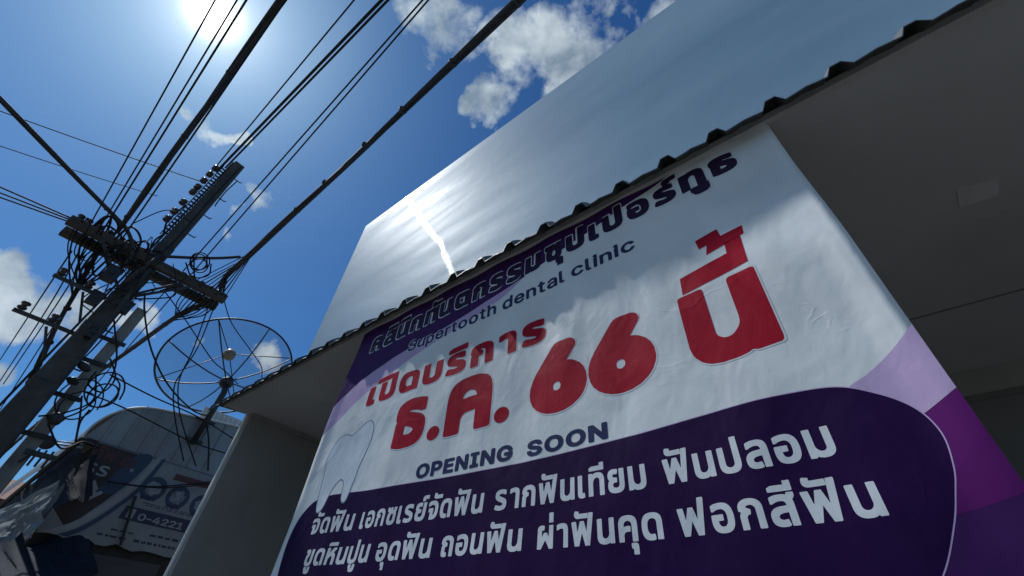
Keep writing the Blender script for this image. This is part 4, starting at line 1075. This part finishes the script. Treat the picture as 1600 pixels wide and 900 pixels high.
mb.add(vs, [(i*na+k, i*na+(k+1) % na, (i+1)*na+(k+1) % na, (i+1)*na+k) for i in range(nr) for k in range(na)])
mb.build('mesh_reflector', meshmat, dish, smooth=True)
MB().tube([dpt(RD, 2 * math.pi * k / 72) for k in range(73)], .017, 8, cap=False).build('rim', M['dish'], dish, smooth=True)
a0 = 2.429
for k in range(8):
    a = a0 + k * math.pi / 4
    MB().tube([dpt(RD * (.08 + .92 * i / 10), a) - nd * .012 for i in range(11)], .012, 6).build('rib', M['dish'], dish, smooth=True)
MB().lathe(HUB - nd * .10, nd, [(0, .06), (.02, .10), (.09, .115), (.13, .10), (.15, .05)], 16).build('hub', M['dish'], dish, smooth=True)
h = MB().lathe(FEED - nd * .08, nd, [(0, .05), (.01, .10), (.06, .112), (.10, .112), (.12, .085), (.20, .06), (.22, .03)], 18).build('feed_horn', M['horn'], dish, smooth=True)
for k in range(4):
    a = a0 + k * math.pi / 2
    MB().tube([FEED + nd * .02, dpt(RD * .995, a)], .009, 6).build('feed_strut', M['dish'], dish, smooth=True)
MB().tube([HUB - nd * .06, HUB - nd * .22 + Vector((0, 0, -.06)), foot], [.05, .05, .045], 10).build('mast', M['dish'], dish, smooth=True)
MB().tube([HUB + Vector((.0, 0, -.55)), dpt(RD * .45, a0 + math.pi * 1.25) - nd * .02], .013, 6).build('actuator', M['dish'], dish, smooth=True)
MB().beam(foot + Vector((.0, -.13, .06)), foot + Vector((0, .13, .06)), .04, .04).build('foot_bracket', M['dish'], dish)
MB().beam(foot + Vector((.0, -.16, .40)), foot + Vector((0, .16, .40)), .03, .03).build('foot_bracket', M['dish'], dish)

# ------------------------------------------------------------------ neighbour shop with arched roof
XN = -8.62
ns = thing('neighbour_shop', (XN - 2.5, 3.0, 0), 'dim neighbouring shop with an arched ribbed metal gable behind the dish', 'building')
top = sm2([(.80, 3.50), (.79, 3.66), (.83, 3.82), (.93, 3.99), (1.08, 4.13), (1.30, 4.23), (1.6, 4.29), (1.9, 4.335), (2.5, 4.42), (3.4, 4.52), (4.2, 4.56), (5.4, 4.5), (6.2, 4.2)], 6)
low = [(6.2, 3.5), (.80, 3.5)]
def topz(y):
    for (a, b), (c, d) in zip(top, top[1:]):
        if a <= y <= c or c <= y <= a:
            if abs(c - a) > 1e-6: return b + (d - b) * (y - a) / (c - a)
    return top[-1][1]
mb = MB()
y = .80
prof = []
while y < 6.2:
    prof += [(y, 0), (y + .19, 0), (y + .20, .022), (y + .225, .022), (y + .235, 0)]
    y += .24
vs = []
for (yy, d) in prof:
    zt = max(topz(min(yy, 6.19)), 3.56)
    vs += [(XN + d, yy, 3.56), (XN + d, yy, zt)]
mb.add(vs, [(2*i, 2*i+2, 2*i+3, 2*i+1) for i in range(len(prof) - 1)])
mb.build('gable_sheet', M['gable'], ns)
mb = MB()
for xx in (XN - .004, XN - 6.0):
    mb.v += [(xx, a, b) for a, b in top]
k = len(top)
mb.f += [(i, i+1, k+i+1, k+i) for i in range(k - 1)]
mb.build('arched_roof', M['gable'], ns)
MB().tube([(XN + .012, a, b + .005) for a, b in top], .016, 6).build('roof_edge', M['bright'], ns, smooth=True)
MB().box((XN - 5.9, 1.0, 0), (XN - .02, 6.1, 3.55)).build('wall', M['dark'], ns)
MB().box((XN - .018, .84, 3.50), (XN + .05, 6.1, 3.575)).build('eave_beam', M['dark'], ns)
for yy in (1.5, 2.7, 3.9):
    MB().box((XN - .018, yy, .05), (XN + .03, yy + 1.05, 2.3)).build('shutter', mat('shutter_dark', (.035, .038, .045), .5, .2, 3), ns)
mb = MB()
for i in range(14):
    yy = 2.05 + i * .085
    mb.box((XN - .30, yy, 4.30), (XN - .27, yy + .05, 4.66))
    mb.box((XN - .295, yy + .05, 4.30), (XN - .285, yy + .085, 4.66))
mb.build('slatted_parapet', M['bright'], ns)

# its hanging sign
sg = thing('shop_sign', (XN + .07, 2.4, 2.4), 'faded printed shop sign with three round pictures and a phone strip', 'sign')
SX = XN + .075
def sp(y, z, layer=0): return (SX + layer * .0015 + .012 * noise.noise(Vector((y * 2.2, z * 2, 4))), y, z)
def sign_print(name, V, F, m, layer):
    V, F = cut_grid(V, F, .08)
    o = MB().add([sp(a, b, layer) for a, b in V], F).build(name, m, sg, fix=False)
    bm = bmesh.new(); bm.from_mesh(o.data)
    for f in bm.faces:
        if f.normal.x < 0: f.normal_flip()
    bm.to_mesh(o.data); bm.free()
    return o
def sign_shape(name, pts, m, layer):
    from mathutils.geometry import tessellate_polygon
    F = [tuple(q) for q in tessellate_polygon([[Vector((a, b, 0)) for a, b in pts]])]
    return sign_print(name, pts, F, m, layer)
def sign_word(text, y0, y1, z0, h, m, layer, off=.02, tilt=0.0):
    V, F = layout(text, off)
    a = min(v[0] for v in V); b = max(v[0] for v in V)
    sign_print('lettering', [(y0 + (x - a) * (y1 - y0) / (b - a), z0 + (yy / .56) * h + tilt * (x - a) * (y1 - y0) / (b - a)) for x, yy in V], F, m, layer)
sm_white = mat('sign_print_white', (.20, .215, .22), .5, .12, 3, .1, 20)
sm_blue = mat('sign_print_blue', (.020, .042, .085), .5, .15, 4)
sm_navy = mat('sign_print_navy', (.015, .018, .055), .5, .15, 4)
sm_red = mat('sign_print_red', (.085, .022, .020), .5, .2, 4)
sm_brown = mat('sign_print_brown', (.028, .014, .013), .55, .3, 6)
sm_pale = mat('sign_print_pale', (.27, .28, .275), .5, .1, 5)
sm_pic = mat('sign_picture', (.19, .21, .23), .5, .55, 14)
bot = [(1.0, 2.40)] + [(1.0 + i * .11, 2.41 + .02 * math.sin(i * 1.7) + .012 * math.sin(i * 4.1)) for i in range(1, 28)] + [(4.1, 2.43)]
sign_shape('print_sheet', bot + [(4.1, 3.56), (.98, 3.56)], sm_white, 0)
sign_shape('print_red_field', [(.985, 2.70), (1.25, 2.5), (1.45, 2.85), (1.62, 3.2), (1.70, 3.55), (.985, 3.55)], sm_brown, 1)
sign_shape('print_blue_field', sm2([(1.30, 2.96), (1.5, 3.0), (1.62, 3.2), (1.70, 3.555), (1.52, 3.555), (1.40, 3.3), (1.30, 2.96)]), sm_blue, 2)
sign_shape('print_swoosh', sm2([(1.05, 2.42), (1.3, 2.6), (1.5, 2.9), (1.66, 3.2), (1.74, 3.555), (1.80, 3.555), (1.72, 3.15), (1.58, 2.85), (1.38, 2.56), (1.2, 2.42)]), sm_pale, 3)
sign_shape('print_swoosh_line', sm2([(1.22, 2.42), (1.40, 2.56), (1.60, 2.85), (1.74, 3.15), (1.82, 3.555), (1.86, 3.555), (1.80, 3.15), (1.66, 2.85), (1.48, 2.56), (1.33, 2.42)]), sm_blue, 3)
sign_shape('print_panel', [(1.06, 2.82), (1.30, 2.86), (1.42, 3.0), (1.30, 3.02), (1.22, 3.1), (1.16, 3.0), (1.08, 2.98)], sm_pale, 2)
sign_word("\u0e17\u0e31\u0e1f", 1.0, 1.28, 3.36, .12, sm_red, 4, .03)
sign_word("\u0e22", 1.36, 1.52, 3.35, .12, sm_red, 4, .03)
sign_word("\u0e23\u0e23", 1.02, 1.3, 3.16, .13, sm_pale, 4, .02)
for i, (yc, zc, rr) in enumerate(((1.93, 3.18, .165), (2.29, 3.15, .16), (2.66, 3.12, .16), (3.02, 3.1, .16))):
    circ = [(yc + rr * math.cos(q * math.pi / 16), zc + rr * math.sin(q * math.pi / 16)) for q in range(32)]
    sign_shape('print_picture', circ, sm_blue, 2)
    blob = [(yc + rr * .62 * (1 + .45 * noise.noise(Vector((q * .7, i * 3.1, 1)))) * math.cos(q * math.pi / 9), zc + rr * .58 * (1 + .5 * noise.noise(Vector((q * .7, i * 3.1, 5)))) * math.sin(q * math.pi / 9)) for q in range(18)]
    sign_shape('print_figure', blob, sm_pic, 3)
    sign_shape('print_caption', [(yc - rr*.6, zc - rr*.95), (yc + rr*.6, zc - rr*.95), (yc + rr*.6, zc - rr*.7), (yc - rr*.6, zc - rr*.7)], sm_navy, 3)
sign_shape('print_red_bar', [(2.1, 3.36), (4.0, 3.40), (4.0, 3.47), (2.1, 3.45)], sm_red, 2)
sign_shape('print_phone_strip', [(1.72, 2.73), (2.62, 2.73), (2.62, 2.90), (1.74, 2.90)], sm_navy, 2)
sign_shape('print_phone_icon', [(1.79, 2.755), (1.88, 2.755), (1.88, 2.875), (1.79, 2.875)], sm_pale, 3)
sign_word("0-4221", 1.94, 2.56, 2.76, .09, sm_pale, 3, .02)
sign_shape('print_phone_strip', [(2.65, 2.73), (3.3, 2.73), (3.3, 2.90), (2.65, 2.90)], sm_navy, 2)
sign_shape('print_square', [(2.69, 2.75), (2.84, 2.75), (2.84, 2.885), (2.69, 2.885)], sm_pic, 3)
rr = random.Random(4)
for z, y0, y1, hh in ((2.95, 1.95, 3.2, .012), (2.975, 1.9, 3.2, .012), (2.58, 1.72, 1.95, .02), (2.60, 2.2, 2.75, .03), (2.50, 1.6, 1.95, .025), (2.50, 2.05, 2.9, .03)):
    y = y0
    k = 0
    while y < y1:
        w = rr.uniform(.03, .09)
        k += 1
        sign_shape('print_small_text', [(y, z), (y + w, z + rr.uniform(0, .004)), (y + w, z + hh), (y, z + hh * rr.uniform(.7, 1.1))], sm_navy, 2)
        y += w + rr.uniform(.015, .03)
# star on the blue field
star = [(1.545 + (.035 if q % 2 == 0 else .014) * math.sin(q * math.pi / 5), 3.33 + (.035 if q % 2 == 0 else .014) * math.cos(q * math.pi / 5)) for q in range(10)]
sign_shape('print_star', star, sm_pale, 3)
MB().beam((-8.520, 1.767, 3.027), (-8.500, 1.923, 2.428), .02, .05, (1, 0, 0)).build('strap', M['dark'], sg)

# floodlight on an arm at the shop corner
fl = thing('floodlight', (-8.620, 0.864, 3.447), 'small round dark floodlight on a bare arm at the shop roof corner', 'floodlight')
fa = Vector((-8.620, 0.864, 3.447)); fb = Vector((-8.300, 0.497, 3.318))
MB().tube([fa, fb], .014, 8).build('arm', M['bright'], fl, smooth=True)
MB().tube([fa + Vector((0, 0, .05)), fb + Vector((0, .03, .04))], .010, 8).build('arm', M['bright'], fl, smooth=True)
MB().lathe(fb + Vector((-.05, 0, 0)), (1, -.2, -.1), [(0, .03), (.02, .075), (.08, .085), (.10, .08), (.11, .03)], 16).build('lamp_head', M['greybox'], fl, smooth=True)

# tarpaulins along its street front
def sheetgrid(corners, nu, nv, amp, fu, fv, seed):
    """a hanging sheet with folds; fu and fv say how often it folds along its top edge and down its drop"""
    (a, b, c, d) = [Vector(q) for q in corners]      # a..b top, d..c bottom
    vs = []
    nrm_ = (b - a).cross(d - a).normalized()
    for i in range(nu + 1):
        for j in range(nv + 1):
            u = i / nu; v = j / nv
            p = a.lerp(b, u).lerp(d.lerp(c, u), v)
            f = noise.noise(Vector((u * fu + .3 * v, v * fv, seed)))
            g = 1 - 2 * abs(noise.noise(Vector((u * fu * 1.7 + v, v * fv * 1.6, seed + 9))))
            p = p + nrm_ * amp * (f + .45 * g)
            p.z += (.05 * math.sin(u * 9 + seed) + .03 * math.sin(u * 23)) * (v - .3)
            vs.append(p)
    return MB().add(vs, [(i*(nv+1)+j, (i+1)*(nv+1)+j, (i+1)*(nv+1)+j+1, i*(nv+1)+j+1) for i in range(nu) for j in range(nv)])
tp = sheetgrid(((-8.660, 0.825, 3.524), (-14.063, 0.800, 2.821), (-5.122, 0.620, 1.409), (-8.600, 1.881, 2.068)), 40, 24, .07, 7, 1.5, 2).build('dark_tarpaulin', M['tarp'], smooth=True)
tag(tp, 'dark blue tarpaulin hanging down the street front of the neighbouring shop', 'tarpaulin')
tw = sheetgrid(((-6.784, 0.720, 2.682), (-12.247, 0.700, 2.828), (-7.722, 0.620, 2.153), (-5.275, 0.640, 2.040)), 40, 30, .05, 2.5, 6, 5).build('pale_tarpaulin', M['wtarp'], smooth=True)
tag(tw, 'crumpled pale tarpaulin slung across the dark tarpaulin at lower left', 'tarpaulin')
tw = sheetgrid(((-8.550, 1.039, 3.412), (-7.045, 0.740, 2.842), (-6.024, 0.720, 2.384), (-8.520, 1.295, 2.862)), 24, 16, .05, 5, 1.2, 8).build('faded_cloth', mat('faded_cloth', (.024, .026, .030), .85, .15, 3, .08, 14, spec=.15), smooth=True)
tag(tw, 'faded grey cloth bunched at the corner beside the shop sign', 'cloth')
MB_ = MB().tube([(-8.168, 0.760, 3.438), (-13.662, 0.760, 2.943)], .035, 8).build('awning_pipe', M['dark'], smooth=True)
tag(MB_, 'dark pipe carrying the tarpaulins along the edge of the street front', 'pipe')

# ------------------------------------------------------------------ distant house behind the poles
dh = thing('distant_house', (-20, 2.5, 0), 'low distant house with a dull red roof behind the two poles', 'house')
MB().box((-24, .0, 0), (-18.2, 5.0, 4.0)).build('wall', mat('house_wall', (.22, .17, .14), .8, .2, 2), dh)
mb = MB()
mb.add([(-17.6, -1.0, 3.9), (-17.6, 5.6, 3.9), (-21, 5.6, 4.9), (-21, -1.0, 4.9), (-24.6, -1.0, 3.9), (-24.6, 5.6, 3.9),
        (-17.6, -1.0, 3.8), (-17.6, 5.6, 3.8), (-24.6, -1.0, 3.8), (-24.6, 5.6, 3.8)],
       [(0,1,2,3), (3,2,5,4), (0,3,4,8,6), (1,7,9,5,2), (6,7,1,0), (8,4,5,9), (6,8,9,7)])
mb.build('roof', M['redroof'], dh)
MB().box((-18.19, .6, 1.0), (-18.15, 1.6, 2.2)).build('window', M['dark'], dh)

# join the many small-text marks of the sign into one child
bits = [o for o in sg.children if o.name.startswith('print_small_text')]
bm = bmesh.new()
for o in bits:
    bm.from_mesh(o.data)
me = bpy.data.meshes.new('print_small_text'); bm.to_mesh(me); bm.free(); me.materials.append(sm_navy)
for o in bits: bpy.data.objects.remove(o)
o = bpy.data.objects.new('print_small_text', me); COL.objects.link(o); o.parent = sg
